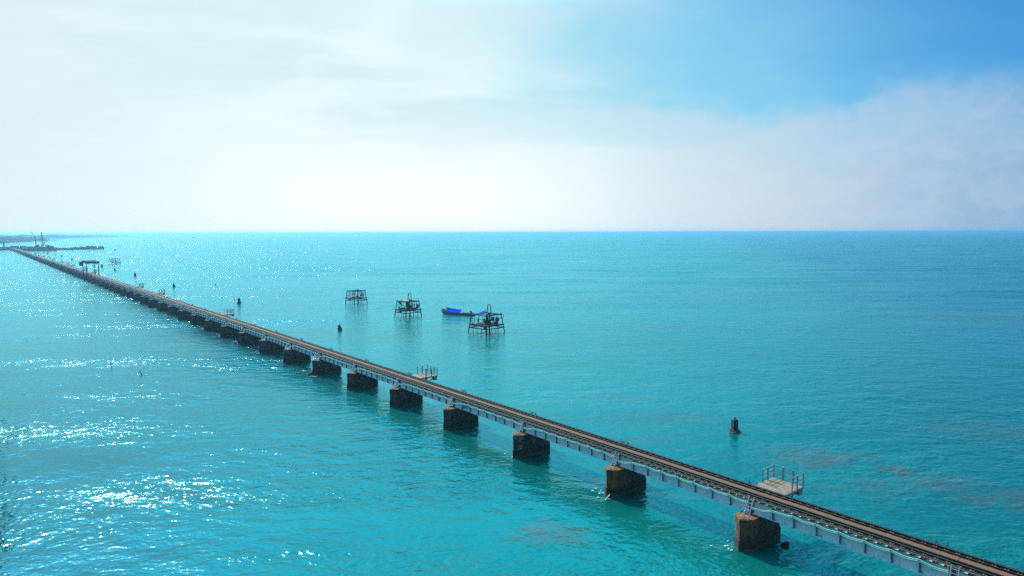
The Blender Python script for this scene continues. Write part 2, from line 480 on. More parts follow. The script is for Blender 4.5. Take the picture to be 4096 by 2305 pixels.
def water_colour(t, P):
    # pale sand under shallow turbid water, with deeper and weedier areas
    big = t.noise(t.mapping(P, scale=(0.006, 0.010, 1)), 1.0, 3, 0.55)
    c = t.mix(t.step(big, 0.35, 0.65), SEA_A, SEA_B)
    mot = t.noise(t.mapping(P, loc=(2, 4, 0), rot=(0, 0, R(-20)), scale=(0.028, 0.06, 1)), 1.0, 5, 0.6, 0.8)
    c = t.mix(t.step(mot, 0.45, 0.68, 0.0, 0.42), c, (0.003, 0.046, 0.050))
    c = t.mix(t.step(mot, 0.42, 0.28, 0.0, 0.35), c, (0.004, 0.130, 0.105))
    bar = t.noise(t.mapping(P, loc=(6, 1, 0), rot=(0, 0, R(-8)), scale=(0.0022, 0.011, 1)), 1.0, 4, 0.55, 0.5)
    c = t.mix(t.step(bar, 0.50, 0.64, 0.0, 0.6), c, (0.004, 0.145, 0.120))
    c = t.mix(t.step(bar, 0.46, 0.34, 0.0, 0.45), c, (0.002, 0.054, 0.075))
    x, y, z = t.sep(P)
    deep = t.step(t.m('SUBTRACT', x, t.m('MULTIPLY', y, 0.30)), 5.0, 110.0)
    c = t.mix(t.m('MULTIPLY', deep, 0.85), c, SEA_DEEP)
    c = t.mix(t.step(t.m('ADD', x, t.m('MULTIPLY', y, 0.25)), 25.0, -35.0, 0.0, 0.85), c, (0.001, 0.044, 0.074))
    # sunken rock and weed banks
    wv = t.noise(t.mapping(P, scale=(0.25, 0.25, 1)), 1.0, 3, 0.6, out='Color')
    pw = t.v('ADD', P, t.v('SCALE', t.v('SUBTRACT', wv, (0.5, 0.5, 0.5)), scale=5.0))
    total = None
    for px, py, rx, ry, s in ((3270, 1835, 7, 3.5, 0.8), (3370, 1822, 4.5, 2.2, 0.7), (3590, 1880, 2.6, 1.4, 0.8), (3760, 1925, 5, 3, 0.5),
                              (3460, 1950, 6, 2.5, 0.35), (4060, 2000, 6, 3, 0.6), (2220, 2135, 3.6, 2.2, 0.75), (2610, 1760, 4, 2.2, 0.35),
                              (2640, 1670, 7, 3, 0.45), (2480, 1590, 7, 3, 0.4), (3950, 1720, 9, 5, 0.4), (3990, 1270, 26, 15, 0.45)):
        q = at(px, py)
        dv = t.mapping(t.v('SUBTRACT', pw, tuple(q)), rot=(0, 0, R(20)), scale=(1 / rx, 1 / ry, 1))
        f = t.step(t.v('LENGTH', dv), 1.25, 0.45, 0.0, s)
        total = f if total is None else t.m('MAXIMUM', total, f)
    grain = t.noise(t.mapping(P, rot=(0, 0, R(15)), scale=(0.35, 0.9, 1)), 1.0, 5, 0.65, 0.6)
    return t.mix(t.m('MULTIPLY', total, t.step(grain, 0.34, 0.58, 0.35, 1.25), clamp=True), c, (0.095, 0.064, 0.044))

def build_water():
    L = 60000
    quad = [(-L, -L, 0), (L, -L, 0), (L, L, 0), (-L, L, 0)]
    m, t, nrm = water_surface()
    out = m.node_tree.nodes['Material Output']
    P = t.n('ShaderNodeNewGeometry').outputs['Position']
    df = t.n('ShaderNodeBsdfDiffuse'); t.put(df.inputs[0], t.mix(1.0, water_colour(t, P), (0.60, 0.95, 0.95), 'MULTIPLY')); t.put(df.inputs['Normal'], nrm)
    gl = t.n('ShaderNodeBsdfGlossy', distribution='GGX'); gl.inputs['Roughness'].default_value = 0.14
    gl.inputs['Color'].default_value = (0.36, 0.95, 1.0, 1); t.put(gl.inputs['Normal'], nrm)
    fr = t.n('ShaderNodeFresnel'); fr.inputs['IOR'].default_value = 1.55; t.put(fr.inputs['Normal'], nrm)
    mx = t.n('ShaderNodeMixShader'); t.put(mx.inputs[0], fr.outputs[0]); t.put(mx.inputs[1], df.outputs[0]); t.put(mx.inputs[2], gl.outputs[0])
    t.put(out.inputs['Surface'], mx.outputs[0])
    tag(MB().poly(quad, [(0, 1, 2, 3)]).build('sea_water', m), 'turquoise sea with wind ripples and sun glitter on the left', 'water', kind='structure')
build_water()

# ------------------------------------------------------------------ railway viaduct
ZT = 2.43                                   # pier top
Z_G0, Z_G1 = 2.49, 3.50                     # girder
Z_S = 3.66                                  # top of sleepers
Z_R = 3.83                                  # rail top
NEAR_SPANS, MID_SPANS, ALL_SPANS = 9, 18, 88

ordinal = ['first', 'second', 'third', 'fourth', 'fifth', 'sixth', 'seventh', 'eighth', 'ninth', 'tenth', 'eleventh', 'twelfth', 'thirteenth', 'fourteenth', 'fifteenth', 'sixteenth', 'seventeenth', 'eighteenth', 'nineteenth', 'twentieth']

def pier_outline(w, ys, ya):
    return [(0, -ya), (w, -ys), (w, ys), (0, ya), (-w, ys), (-w, -ys)]
def pier_mesh():
    mb = MB()
    mb.prism(pier_outline(0.76, 1.98, 2.60), -3.0, 0.80)
    mb.prism(pier_outline(0.70, 1.92, 2.52), 0.80, 1.92)
    mb.prism(pier_outline(0.77, 1.96, 2.57), 1.92, ZT)
    me = mb.mesh('bridge_pier', M['pier_masonry'])
    bm = bmesh.new(); bm.from_mesh(me)
    bmesh.ops.bevel(bm, geom=[e for e in bm.edges if abs(e.verts[0].co.z - e.verts[1].co.z) < 0.01 and e.verts[0].co.z > 2.0] , offset=0.05, segments=2, affect='EDGES')
    bm.to_mesh(me); bm.free()
    return me
def bearing_mesh():
    mb = MB()
    mb.box((0, 0, ZT + 0.026), (0.34, 0.42, 0.06))
    return mb.mesh('bearing', M['sleeper_steel'])
PIER, BEAR = pier_mesh(), bearing_mesh()

def girder_mesh(side):
    mb = MB(); y = 0.93 * side; L0, L1 = 0.10, SPAN - 0.10; Lm = (L0 + L1) / 2; LL = L1 - L0
    mb.box((Lm, y, (Z_G0 + Z_G1) / 2), (LL, 0.03, Z_G1 - Z_G0 - 0.066))
    mb.box((Lm, y, Z_G0 + 0.0165), (LL, 0.34, 0.032))
    mb.box((Lm, y, Z_G1 - 0.0165), (LL, 0.30, 0.032))
    n = 8
    for i in range(n + 1):
        x = L0 + 0.02 + (LL - 0.04) * i / n
        if i < n:                                          # riveted seam in mid panel
            xs = x + LL / n / 2
            for j in range(9):
                mb.box((xs, y + side * 0.02, Z_G0 + 0.09 + j * 0.086), (0.028, 0.014, 0.028))
    return mb.mesh('girder', M['girder_paint'])
def stiffener_mb(mb, x, side):
    y = 0.93 * side
    mb.box((x, y + side * 0.085, (Z_G0 + Z_G1) / 2), (0.03, 0.136, Z_G1 - Z_G0 - 0.07))
    mb.box((x + 0.055, y + side * 0.021, (Z_G0 + Z_G1) / 2), (0.10, 0.012, Z_G1 - Z_G0 - 0.075))
def stiff_x(i): return 0.125 + (SPAN - 0.25) * i / 8
def bracing_mesh():
    mb = MB()
    for i in range(8):
        x0, x1 = 0.15 + i * 1.6, 1.75 + i * 1.6
        s = 1 if i % 2 else -1
        mb.bar((x0, -0.9 * s, 3.30), (x1 - 0.1, 0.9 * s, 3.30), 0.07, 0.05)
        mb.bar((x0, -0.88, 2.72), (x0, 0.88, 3.28), 0.05)
        mb.bar((x0, 0.88, 2.72), (x0, -0.88, 3.22), 0.05)
    return mb.mesh('cross_bracing', M['sleeper_steel'])
def sleeper_mb(mb, x):
    mb.box((x, 0, Z_G1 + 0.081), (0.24, 2.50, 0.158))
def rail_mesh(y):
    mb = MB(); Lm = SPAN / 2
    mb.box((Lm, y, Z_S + 0.012), (SPAN - 0.006, 0.14, 0.024))
    mb.box((Lm, y, Z_S + 0.075), (SPAN - 0.006, 0.024, 0.102))
    mb.box((Lm, y, Z_S + 0.145), (SPAN - 0.006, 0.072, 0.038))
    me = mb.mesh('rail', [M['rail_steel'], M['rail_head']])
    for p in me.polygons:
        if p.normal.z > 0.9 and p.center.z > Z_S + 0.15: p.material_index = 1
    return me
NSL = 21
def sl_x(i): return 0.30 + i * (SPAN - 0.60) / (NSL - 1)
def guard_mesh(y):
    mb = MB(); Lm = SPAN / 2
    mb.box((Lm, y, Z_S + 0.012), (SPAN - 0.01, 0.12, 0.024))
    mb.box((Lm, y, Z_S + 0.066), (SPAN - 0.01, 0.02, 0.083))
    mb.box((Lm, y, Z_S + 0.125), (SPAN - 0.01, 0.062, 0.034))
    return mb.mesh('guard_rail', M['rail_steel'])
def kerb_mesh(s):
    mb = MB(); y = 1.17 * s; Lm = SPAN / 2
    mb.box((Lm, y, Z_S + 0.012), (SPAN - 0.03, 0.11, 0.022))
    mb.box((Lm, y - s * 0.045, Z_S + 0.064), (SPAN - 0.03, 0.016, 0.08))
    return mb.mesh('edge_angle', M['kerb_angle'])
def pins_mesh(s):
    mb = MB()
    for i in range(NSL):
        x = sl_x(i); y = 1.10 * s
        mb.tube([(x, y, Z_S), (x, y, Z_S + 0.17)], 0.026, 5, 0.012)
        mb.box((x, y, Z_S + 0.05), (0.09, 0.06, 0.03))
    return mb.mesh('hook_bolts', M['galvanised'])
def clips_mesh():
    mb = MB()
    for i in range(NSL):
        x = sl_x(i)
        for y in (0.955, -0.725, 0.725, -0.955, 0.30, -0.30):
            for d in (-0.075, 0.075):
                mb.box((x + d, y, Z_S + 0.035), (0.085, 0.10, 0.07))
        for s in (1, -1):                                     # rusty sleeper ends
            mb.box((x - 0.08, 1.27 * s, Z_G1 + 0.09), (0.06, 0.05, 0.11))
            mb.box((x + 0.08, 1.27 * s, Z_G1 + 0.09), (0.06, 0.05, 0.11))
    return mb.mesh('rail_clips', M['rust_clip'])
def board_mesh():
    mb = MB()
    n = 5
    for i in range(n):
        L = (SPAN - 0.02) / n
        mb.box((0.01 + L * (i + 0.5), -0.04, Z_S + 0.045 + (i % 2) * 0.006), (L - 0.012, 0.50, 0.05))
    return mb.mesh('walkway_board', M['walkway_timber'])
def pipe_mesh(k, seed):
    mb = MB(); rr = random.Random(seed)
    n = 8; pts = []
    z_hi = Z_G1 - 0.04 - 0.085 * k
    for i in range(n * 6 + 1):
        u = i / 6.0; x = 0.12 + (SPAN - 0.3) * u / n
        sag = 0.10 * math.sin(math.pi * (u % 1.0)) ** 1.0
        end = 0.28 * max(0, u - 6.6) + 0.10 * max(0, 0.8 - u)
        pts.append((x, 1.31 + 0.02 * k, z_hi - sag - end))
    mb.tube(pts, 0.038, 6)
    return mb.mesh('conduit', M['pipe_plastic'])
def hanger_mesh():
    mb = MB()
    mb.box((0, 1.13, Z_G1 - 0.20), (0.04, 0.42, 0.03))
    mb.box((0, 1.385, Z_G1 - 0.10), (0.05, 0.014, 0.22))
    return mb.mesh('conduit_hanger', M['galvanised'])
def zigzag_mesh(x):
    mb = MB(); y = -1.55
    for i in range(2):
        b = x + i * 0.62
        mb.bar((b, y, 3.45), (b + 0.22, y, 3.93), 0.03)
        mb.bar((b + 0.22, y, 3.93), (b + 0.42, y, 3.45), 0.03)
        mb.poly([(b - 0.25, y - 0.02, 3.5), (b + 0.05, y - 0.02, 3.5), (b - 0.1, y - 0.02, 3.90),
                 (b - 0.25, y + 0.02, 3.5), (b + 0.05, y + 0.02, 3.5), (b - 0.1, y + 0.02, 3.90)],
                [(0, 1, 2), (5, 4, 3), (0, 3, 4, 1), (1, 4, 5, 2), (2, 5, 3, 0)])
    mb.bar((x - 0.4, -1.2, 3.48), (x - 0.4, -1.6, 3.48), 0.06)
    mb.bar((x + 1.0, -1.2, 3.48), (x + 1.0, -1.6, 3.48), 0.06)
    mb.bar((x - 0.5, -1.55, 3.46), (x + 1.15, -1.55, 3.46), 0.06)
    return mb.mesh('cable_bracket', M['weathered_steel'])

SM = dict(g1=girder_mesh(1), g2=girder_mesh(-1), br=bracing_mesh(), r1=rail_mesh(0.838), r2=rail_mesh(-0.838),
          c1=guard_mesh(0.44), c2=guard_mesh(-0.44), k1=kerb_mesh(1), k2=kerb_mesh(-1), p1=pins_mesh(1), p2=pins_mesh(-1),
          cl=clips_mesh(), bd=board_mesh(), hg=hanger_mesh(), zz=zigzag_mesh(1.2))
_mb = MB(); stiffener_mb(_mb, 0.0, 1); ST1 = _mb.mesh('stiffener', M['stiffener_shade_paint'])
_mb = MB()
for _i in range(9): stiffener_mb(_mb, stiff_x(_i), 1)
STA = _mb.mesh('stiffeners', M['stiffener_shade_paint'])
_mb = MB(); sleeper_mb(_mb, 0.0); SL1 = _mb.mesh('sleeper', M['sleeper_steel'])
_mb = MB()
for _i in range(NSL): sleeper_mb(_mb, sl_x(_i))
SLA = _mb.mesh('sleepers', M['sleeper_steel'])
PIPES = [[pipe_mesh(k, s) for s in range(3)] for k in (0, 1)]

def far_span_mesh():
    verts, faces, mi = [], [], []
    names = ['g1', 'g2', 'r1', 'r2', 'c1', 'c2', 'k1', 'k2', 'bd']
    mats = []
    for me in [SM[n] for n in names] + [SLA, STA, PIPES[0][0]]:
        b = len(verts)
        verts += [tuple(v.co) for v in me.vertices]
        idx = []
        for mm in me.materials:
            if mm not in mats: mats.append(mm)
            idx.append(mats.index(mm))
        for p in me.polygons:
            faces.append(tuple(b + i for i in p.vertices)); mi.append(idx[p.material_index])
    out = bpy.data.meshes.new('bridge_span')
    out.from_pydata(verts, [], faces)
    for mm in mats: out.materials.append(mm)
    for p, i in zip(out.polygons, mi): p.material_index = i
    return out
FAR_SPAN = far_span_mesh()

def build_viaduct():
    for k in range(-2, ALL_SPANS):
        loc = bp(A0 + k * SPAN)
        # pier
        o = link_mesh('bridge_pier', PIER, None, loc, BR_ROT)
        o.pass_index = {0: 115, 1: 95, 2: 10, 3: 30}.get(k, (k * 37) % 60)
        if k < 0: lab = 'dark bridge pier below the right edge of the view'
        elif k == 0: lab = 'dark stone bridge pier nearest the right edge, bright orange rust down its nose'
        elif k == 1: lab = 'stone bridge pier with orange rust on its top, second from the right'
        elif k == 2: lab = 'stone bridge pier with pale grey patches on its nose, third from the right'
        elif k == 3: lab = 'stone bridge pier under the girder with the small blue plate, fourth from the right'
        elif k < 14: lab = 'dark stone pier of the railway bridge, %s counted from the right' % ordinal[k]
        else: lab = 'small dark bridge pier far along the railway bridge towards the left'
        tag(o, lab, 'bridge pier', 'piers of the railway bridge')
        if k < MID_SPANS:
            for sx in (-0.32, 0.32):
                for sy in (-0.93, 0.93): link_mesh('bearing', BEAR, o).location = (sx, sy, 0)
        # span
        if k < MID_SPANS:
            lab = ('pale blue railway girder span crossing the lower right corner' if k == -1 else
                   'pale blue girder span with track between the %s and %s piers from the right' % (ordinal[max(k, 0)], ordinal[max(k, 0) + 1]) if k >= 0 else
                   'railway girder span beyond the lower right corner')
            s = thing('bridge_span', lab, 'bridge span', loc, BR_ROT, 'girder spans of the railway bridge')
            for nm, key in (('girder', 'g1'), ('girder', 'g2'), ('cross_bracing', 'br'), ('rail', 'r1'), ('rail', 'r2'), ('guard_rail', 'c1'), ('guard_rail', 'c2'),
                            ('edge_angle', 'k1'), ('edge_angle', 'k2'), ('hook_bolts', 'p1'), ('hook_bolts', 'p2'), ('rail_clips', 'cl'), ('walkway_board', 'bd'), ('cable_bracket', 'zz')):
                if k >= NEAR_SPANS + 3 and nm == 'hook_bolts': continue
                q = link_mesh(nm, SM[key], s)
                if nm in ('rail_clips', 'hook_bolts'): tag(q, kind='stuff')
            link_mesh('conduit', PIPES[0][k % 3], s); link_mesh('conduit', PIPES[1][k % 3], s)
            if k < NEAR_SPANS:
                for i in range(1, 8): link_mesh('conduit_hanger', SM['hg'], s).location = (0.12 + (SPAN - 0.3) * i / 8, 0, 0)
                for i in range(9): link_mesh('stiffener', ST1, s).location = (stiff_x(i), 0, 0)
                for i in range(NSL):
                    q = link_mesh('sleeper', SL1, s); q.location = (sl_x(i), 0, 0)
            else:
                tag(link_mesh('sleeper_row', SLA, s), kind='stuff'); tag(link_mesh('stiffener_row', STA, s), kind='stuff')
        else:
            o = link_mesh('bridge_span', FAR_SPAN, None, loc, BR_ROT)
            tag(o, 'thin dark girder span far along the railway bridge towards the left', 'bridge span', 'girder spans of the railway bridge')

    # ladders from the pier noses to the track
    def ladder_mb():
        mb = MB()
        p0 = [(-0.50, 2.28, ZT), (-0.10, 2.28, ZT)]; p1 = [(-0.42, 1.36, Z_S + 0.22), (-0.02, 1.36, Z_S + 0.22)]
        for a, b in zip(p0, p1): mb.bar(a, b, 0.055, 0.07)
        return mb
    rails = ladder_mb().mesh('ladder_frame', M['galvanised'])
    mb = MB()
    for i in range(1, 7):
        u = i / 7.0
        mb.tube([(-0.50 + 0.08 * u, 2.28 - 0.92 * u, ZT + (Z_S + 0.22 - ZT) * u), (-0.10 + 0.08 * u, 2.28 - 0.92 * u, ZT + (Z_S + 0.22 - ZT) * u)], 0.022, 5)
    rungs = mb.mesh('rungs', M['galvanised'])
    mb = MB()
    mb.tube([(0.08, 1.75, ZT + 0.45), (0.14, 1.38, Z_S + 0.1)], 0.022, 5)
    mb.tube([(0.12, 2.2, ZT + 0.02), (0.08, 1.75, ZT + 0.45)], 0.022, 5)
    mb.bar((0.14, 1.38, Z_S + 0.05), (-0.02, 1.38, Z_S + 0.05), 0.03)
    mb.bar((0.08, 1.75, ZT + 0.6), (-0.07, 1.80, ZT + 0.6), 0.03)
    rail = mb.mesh('handrail', M['galvanised'])
    for k in range(-1, 24):
        lab = ('grey steel ladder in the bottom right corner, leaning on the girder' if k == -1 else
               'grey steel ladder on the nose of the %s pier from the right' % ordinal[k] if k < 10 else
               'tiny grey ladder on a distant pier of the railway bridge')
        t_ = thing('ladder', lab, 'ladder', bp(A0 + k * SPAN), BR_ROT, 'ladders from the piers to the track')
        link_mesh('ladder_frame', rails, t_); link_mesh('rungs', rungs, t_)
        if k < 12: link_mesh('handrail', rail, t_)
build_viaduct()

# ------------------------------------------------------------------ refuge platforms beside the track
def ppx(p):
    """metres covered by one photograph pixel at point p"""
    return -((CM.transposed() @ (Vector(p) - cam.location)).z) / F

def build_refuges():
    Zd = 3.70; X0, X1 = -1.25, 1.25; Y0, Y1 = -1.28, -4.05; YR = -2.35
    deck = MB(); n = 9
    for i in range(n):
        w = (Y0 - Y1) / n
        deck.box((0, Y0 - w * (i + 0.5), Zd - 0.03 - 0.004 * (i % 3)), (X1 - X0, w - 0.008, 0.05))
    deck = deck.mesh('deck', M['deck_timber'])
    fr = MB()
    for y in (Y0 - 0.03, -2.6, Y1 + 0.03):
        fr.bar((X0 + 0.02, y, Zd - 0.11), (X1 - 0.02, y, Zd - 0.11), 0.07, 0.10)
    for x in (X0 + 0.0, X1 - 0.0):
        fr.bar((x, Y0, Zd - 0.10), (x, Y1, Zd - 0.10), 0.06, 0.16)
    fr.box((-1.0, -3.75, Zd - 0.42), (0.42, 0.5, 0.46))
    fr = fr.mesh('deck_frame', M['weathered_steel'])
    post = MB(); post.bar((0, 0, Zd - 0.06), (0, 0, Zd + 1.03), 0.065, 0.065); post = post.mesh('post', M['weathered_steel'])
    wpost = MB(); wpost.box((0, 0, Zd + 0.49), (0.13, 0.06, 1.08)); wpost = wpost.mesh('post', M['weathered_steel'])
    rails = []
    for h in (0.36, 0.70, 1.03):
        rl = MB(); z = Zd + h; d = 0.045
        rl.bar((X1 - 0.04, YR + 0.10, z), (X1 - 0.04, Y1 + 0.04, z), d)
        rl.bar((X1 + 0.06, Y1 + 0.04 - 0.05, z), (X0 - 0.06, Y1 + 0.04 - 0.05, z), d)
        rl.bar((X0 + 0.04, Y1 + 0.04, z), (X0 + 0.04, YR + 0.10, z), d)
        rails.append(rl.mesh('handrail', M['weathered_steel']))
    leg = MB()
    for x in (-0.85, 0.35):
        leg.bar((x, -2.45, ZT - 0.3), (x, -2.55, Zd - 0.1), 0.16, 0.16)
    leg.bar((-0.85, -2.46, ZT + 0.2), (0.35, -2.52, Zd - 0.2), 0.07)
    leg.bar((0.35, -2.46, ZT + 0.2), (-0.85, -2.52, Zd - 0.2), 0.07)
    leg.bar((-0.85, -2.45, ZT + 0.1), (-0.85, -3.9, Zd - 0.1), 0.09)
    leg.bar((0.35, -2.45, ZT + 0.1), (0.35, -3.9, Zd - 0.1), 0.09)
    leg = leg.mesh('trestle', M['weathered_steel'])
    def make():
        t = thing('refuge_platform', 'x', 'platform')
        link_mesh('deck', deck, t); link_mesh('deck_frame', fr, t); link_mesh('trestle', leg, t)
        for r in rails: link_mesh('handrail', r, t)
        for x, y in ((X1 - 0.04, YR), (X1 - 0.04, Y1 + 0.04), (X0 + 0.04, Y1 + 0.04), (X0 + 0.04, YR)):
            link_mesh('post', post, t).location = (x, y, 0)
        for x, y, rz in ((X1 - 0.04, -3.1, R(90)), (0.42, Y1 + 0.04, 0), (-0.42, Y1 + 0.04, 0), (X0 + 0.04, -3.1, R(90))):
            o = link_mesh('post', wpost, t); o.location = (x, y, 0); o.rotation_euler.z = rz
        return t
    proto = make()
    first = True
    rows = [(25.55, 'pale timber refuge platform with grey railings, nearest one, at lower right'),
            (77.75, 'weathered refuge platform with railings behind the track, just left of the middle'),
            (169.4, 'small dark refuge platform behind the track below the stone pillar with a log across it'),
            (244.6, 'small dark refuge platform behind the track, fourth from the right'),
            (279.8, 'small dark refuge platform behind the track, fifth from the right'),
            (399.5, 'dark refuge platform standing between the legs of the track gantry'),
            (434.0, 'dark refuge platform just left of the legs of the track gantry')]
    for a in (495.0, 522.5, 559.0, 618.5, 659.5, 706.5, 760.0, 811.5):
        rows.append((a, 'tiny dark refuge platform far along the railway bridge left of the gantry'))
    for a, lab in rows:
        if first:
            o = proto; o.location = bp(a); o.rotation_euler.z = BR_ROT; o['label'] = lab; o['group'] = 'refuge platforms beside the track'; first = False
        else:
            o = dup(proto, bp(a), BR_ROT, lab, 'refuge platforms beside the track')
    # round lamp on a post of the second platform
    mb = MB(); mb.tube([(0, 0, 3.7), (0, 0, 4.72)], 0.05, 8); mb.lump((0, 0, 4.78), 0.13, 3, 1.0, 0.03, 2)
    tag(mb.build('signal_lamp', M['weathered_steel'], None, False, bp(76.55, -2.20), BR_ROT), 'round dark lamp head on a post at the corner of the weathered platform', 'lamp')

build_refuges()

# ------------------------------------------------------------------ gantry over the track
def build_gantry():
    g = thing('track_gantry', 'tall dark red steel portal gantry standing over the track far along the bridge', 'gantry', bp(A0 + 27 * SPAN), BR_ROT)
    for x in (0.0, 13.1):
        for s in (1, -1):
            mb = MB(); y = 2.5 * s
            mb.bar((x - 0.9, y, ZT), (x, y, 8.9), 0.30); mb.bar((x + 0.9, y, ZT), (x, y, 8.9), 0.30)
            mb.bar((x - 0.6, y, 4.6), (x + 0.6, y, 4.6), 0.18)
            mb.build('leg', M['rusty_red'], g)
        mb = MB(); mb.box((x, 0, 9.3), (0.9, 5.9, 0.9)); mb.box((x, 0, 9.85), (1.3, 5.9, 0.18))
        mb.build('cross_beam', M['roof_sheet'], g)
    mb = MB(); mb.box((13.1, 3.3, 8.4), (1.6, 1.3, 2.0)); mb.box((13.1, 3.3, 9.48), (1.9, 1.6, 0.14)); mb.box((12.6, 3.97, 8.6), (0.7, 0.06, 0.9))
    mb.build('cabin', M['roof_sheet'], g)
build_gantry()

# ------------------------------------------------------------------ the road bridge the view is taken from: only its reflection shows
def build_road_bridge():
    simple("old_concrete", (0.030, 0.042, 0.032), 0.9, 0.4, 0.8)
    P_ = lambda a, n, z=0.0: E_ * a + N_ * n + Vector((0, 0, z))
    g = thing('road_bridge', 'dark road bridge just outside the left edge, seen as broken dark reflections in the water', 'bridge', P_(0, 0), BR_ROT)
    for a in (66, 98, 130):
        mb = MB(); mb.prism([(a - 1.2, 9), (a - 1.6, 4), (a - 1.2, 0.15), (a + 1.2, 0.15), (a + 1.6, 4), (a + 1.2, 9)], -3, 19.0); mb.box((a, 5.0, 19.6), (3.2, 8.8, 1.2)); mb.build('pier', M['old_concrete'], g)
    mb = MB(); mb.box((100, 5.6, 21.0), (180, 9.2, 1.6)); mb.build('deck', M['old_concrete'], g)
build_road_bridge()

# ------------------------------------------------------------------ ruined pillars, stakes and rocks in the sea
def build_pillars():
    G = 'ruined pillars standing in the sea'
    p = at(2938, 1728); s = ppx(p)
    t = thing('ruined_pillar', 'tall square old stone pillar with a stepped base, alone in the sea at right', 'pillar', p, R(20), G)
    mb = MB()
    mb.lathe([(0.80, -1.2), (0.76, 0.02), (0.62, 0.14), (0.54, 0.30), (0.40, 0.36), (0.34, 0.50)], 10, 1, 1, 0.10, 4)
    mb.build('base', M['dark_stone'], t)
    mb = MB(); q = 0.335
    mb.prism([(-q, -q * .75), (-q * .75, -q), (q * .75, -q), (q, -q * .75), (q, q * .75), (q * .75, q), (-q * .75, q), (-q, q * .75)], 0.5, 1.42,
             [(x * 0.93, y * 0.93) for x, y in [(-q, -q * .75), (-q * .75, -q), (q * .75, -q), (q, -q * .75), (q, q * .75), (q * .75, q), (-q * .75, q), (-q, q * .75)]])
    mb.build('shaft', M['dark_stone'], t)
    mb = MB(); mb.lathe([(0.33, 1.42), (0.32, 1.47), (0.16, 1.52), (0.10, 1.60), (0.07, 1.80)], 8, 1, 1, 0.06, 5)
    mb.build('cap', M['dark_stone'], t)
    def lump_pillar(px, py, hp, wp, prof, lab, seed, lean=(0, 0), stick=0, log=0):
        p = at(px, py); s = ppx(p); h, w = hp * s, wp * s / 2
        pr = [(w * r, h * z) for r, z in prof]
        mb = MB(); mb.lathe([(pr[0][0] * 1.05, -1.0)] + pr, 9, 1, 0.9, 0.09, seed, lean)
        if not stick and not log:
            o = mb.build('ruined_pillar', M['dark_stone'], None, False, p, 0.0); return tag(o, lab, 'pillar', G)
        t = thing('ruined_pillar', lab, 'pillar', p, 0, G)
        mb.build('shaft', M['dark_stone'], t)
        if stick:
            mb = MB(); zt = pr[-1][1]; mb.tube([(lean[0] * zt, lean[1] * zt, zt - 0.1), (lean[0] * zt, 0, zt + stick * s)], 0.11 * w + 0.03, 6, 0.06 * w + 0.02); mb.build('spike', M['dark_stone'], t)
        if log:
            mb = MB(); mb.tube([(-log * s / 2, 0.3, 0.12), (0, -0.1, 0.28), (log * s / 2, 0.2, 0.30)], 0.09 * w + 0.06, 6); mb.build('log', M['bamboo'], t)
        return t
    rock = [(0.96, 0.0), (1.0, 0.22), (0.86, 0.45), (0.62, 0.75), (0.50, 0.97), (0.30, 1.0)]
    bell = [(1.0, 0.0), (0.98, 0.18), (0.62, 0.32), (0.52, 0.7), (0.30, 0.92), (0.12, 1.0)]
    tower = [(0.98, 0.0), (1.0, 0.30), (0.86, 0.42), (0.85, 0.85), (0.70, 0.97), (0.45, 1.0)]
    flat = [(1.0, 0.0), (0.6, 0.22), (0.36, 0.4), (0.28, 0.8), (0.12, 1.0)]
    lump_pillar(1363, 1320, 20, 18, rock, 'dark rounded stone stump with a thin spike, between the track and the leftmost fishing platform', 11, (-0.18, 0), stick=10)
    lump_pillar(957, 1215, 21, 13, tower, 'dark square stone pillar with a log lying across its foot', 12, (0, 0), stick=4, log=24)
    lump_pillar(697, 1148, 12, 11, rock, 'dark bottle shaped stone stump with a thin spike right of two small platforms', 13, (-0.1, 0), stick=6)
    lump_pillar(540.6, 1105.5, 14, 9.5, rock, 'dark bottle shaped stone stump with a tall thin spike left of the two small platforms', 14, (0, 0), stick=7)
    lump_pillar(460, 1083.5, 11, 12.5, flat, 'dark stone stump spread wide at its foot below the far stilt frame', 15)
    lump_pillar(408, 1069.6, 14, 9.5, bell, 'dark bell shaped stump just right of the track gantry', 16)
    for i, (px, py, h, w, pr, lab) in enumerate((
            (372, 1064.7, 4, 5, rock, 'low dark stump seen between the legs of the gantry'),
            (288, 1040, 5.5, 7, rock, 'low dark pointed stump left of the gantry'),
            (245.5, 1029, 8, 5, tower, 'narrow dark stump far along the bridge, right of two smaller ones'),
            (222.5, 1022, 4.6, 5, bell, 'small dark cone stump near the far end of the bridge'),
            (191, 1016.5, 8, 10, flat, 'dark stump with wide foot and thin mast just in front of the crane barge'),
            (176, 1010.5, 4, 4, rock, 'tiny dark stump in front of the middle of the crane barge'),
            (460, 1001.5, 4.5, 7, rock, 'small dark stump alone beyond the stilt frame, right of the long barge'))):
        lump_pillar(px, py, h, w, pr, lab, 30 + i)

    def stake(px, py, dx, hp, lab, seed, r=0.07):
        p = at(px, py); s = ppx(p)
        right = Vector((1, 0, 0))
        mb = MB(); mb.tube([(-dx * s * 0.05, 0, -0.8), (0, 0, 0.0), (dx * s * 0.55, 0.02, hp * s * 0.55), (dx * s, 0.05, hp * s)], r, 6, r * 0.8)
        return tag(mb.build('mooring_stake', M['bamboo'], None, False, p), lab, 'stake', 'stakes leaning out of the water')
    stake(448, 1469, -7, 19, 'dark stake leaning left out of the water, upper one of the left pair', 1)
    stake(568, 1502, -10, 19, 'dark stake leaning left out of the water, lower one of the left pair', 2)
    stake(937, 1206, 1, 14, 'thin bent stake just left of the square stone pillar', 3)
    stake(888, 1193.5, 0, 4, 'very short stake left of the square stone pillar', 4, 0.1)
    stake(571, 1108, 3, 5, 'thin stake right of the spiked stump, nearer the stump', 5)
    stake(595, 1112, 2, 5, 'thin stake right of the spiked stump, farther from it', 6)
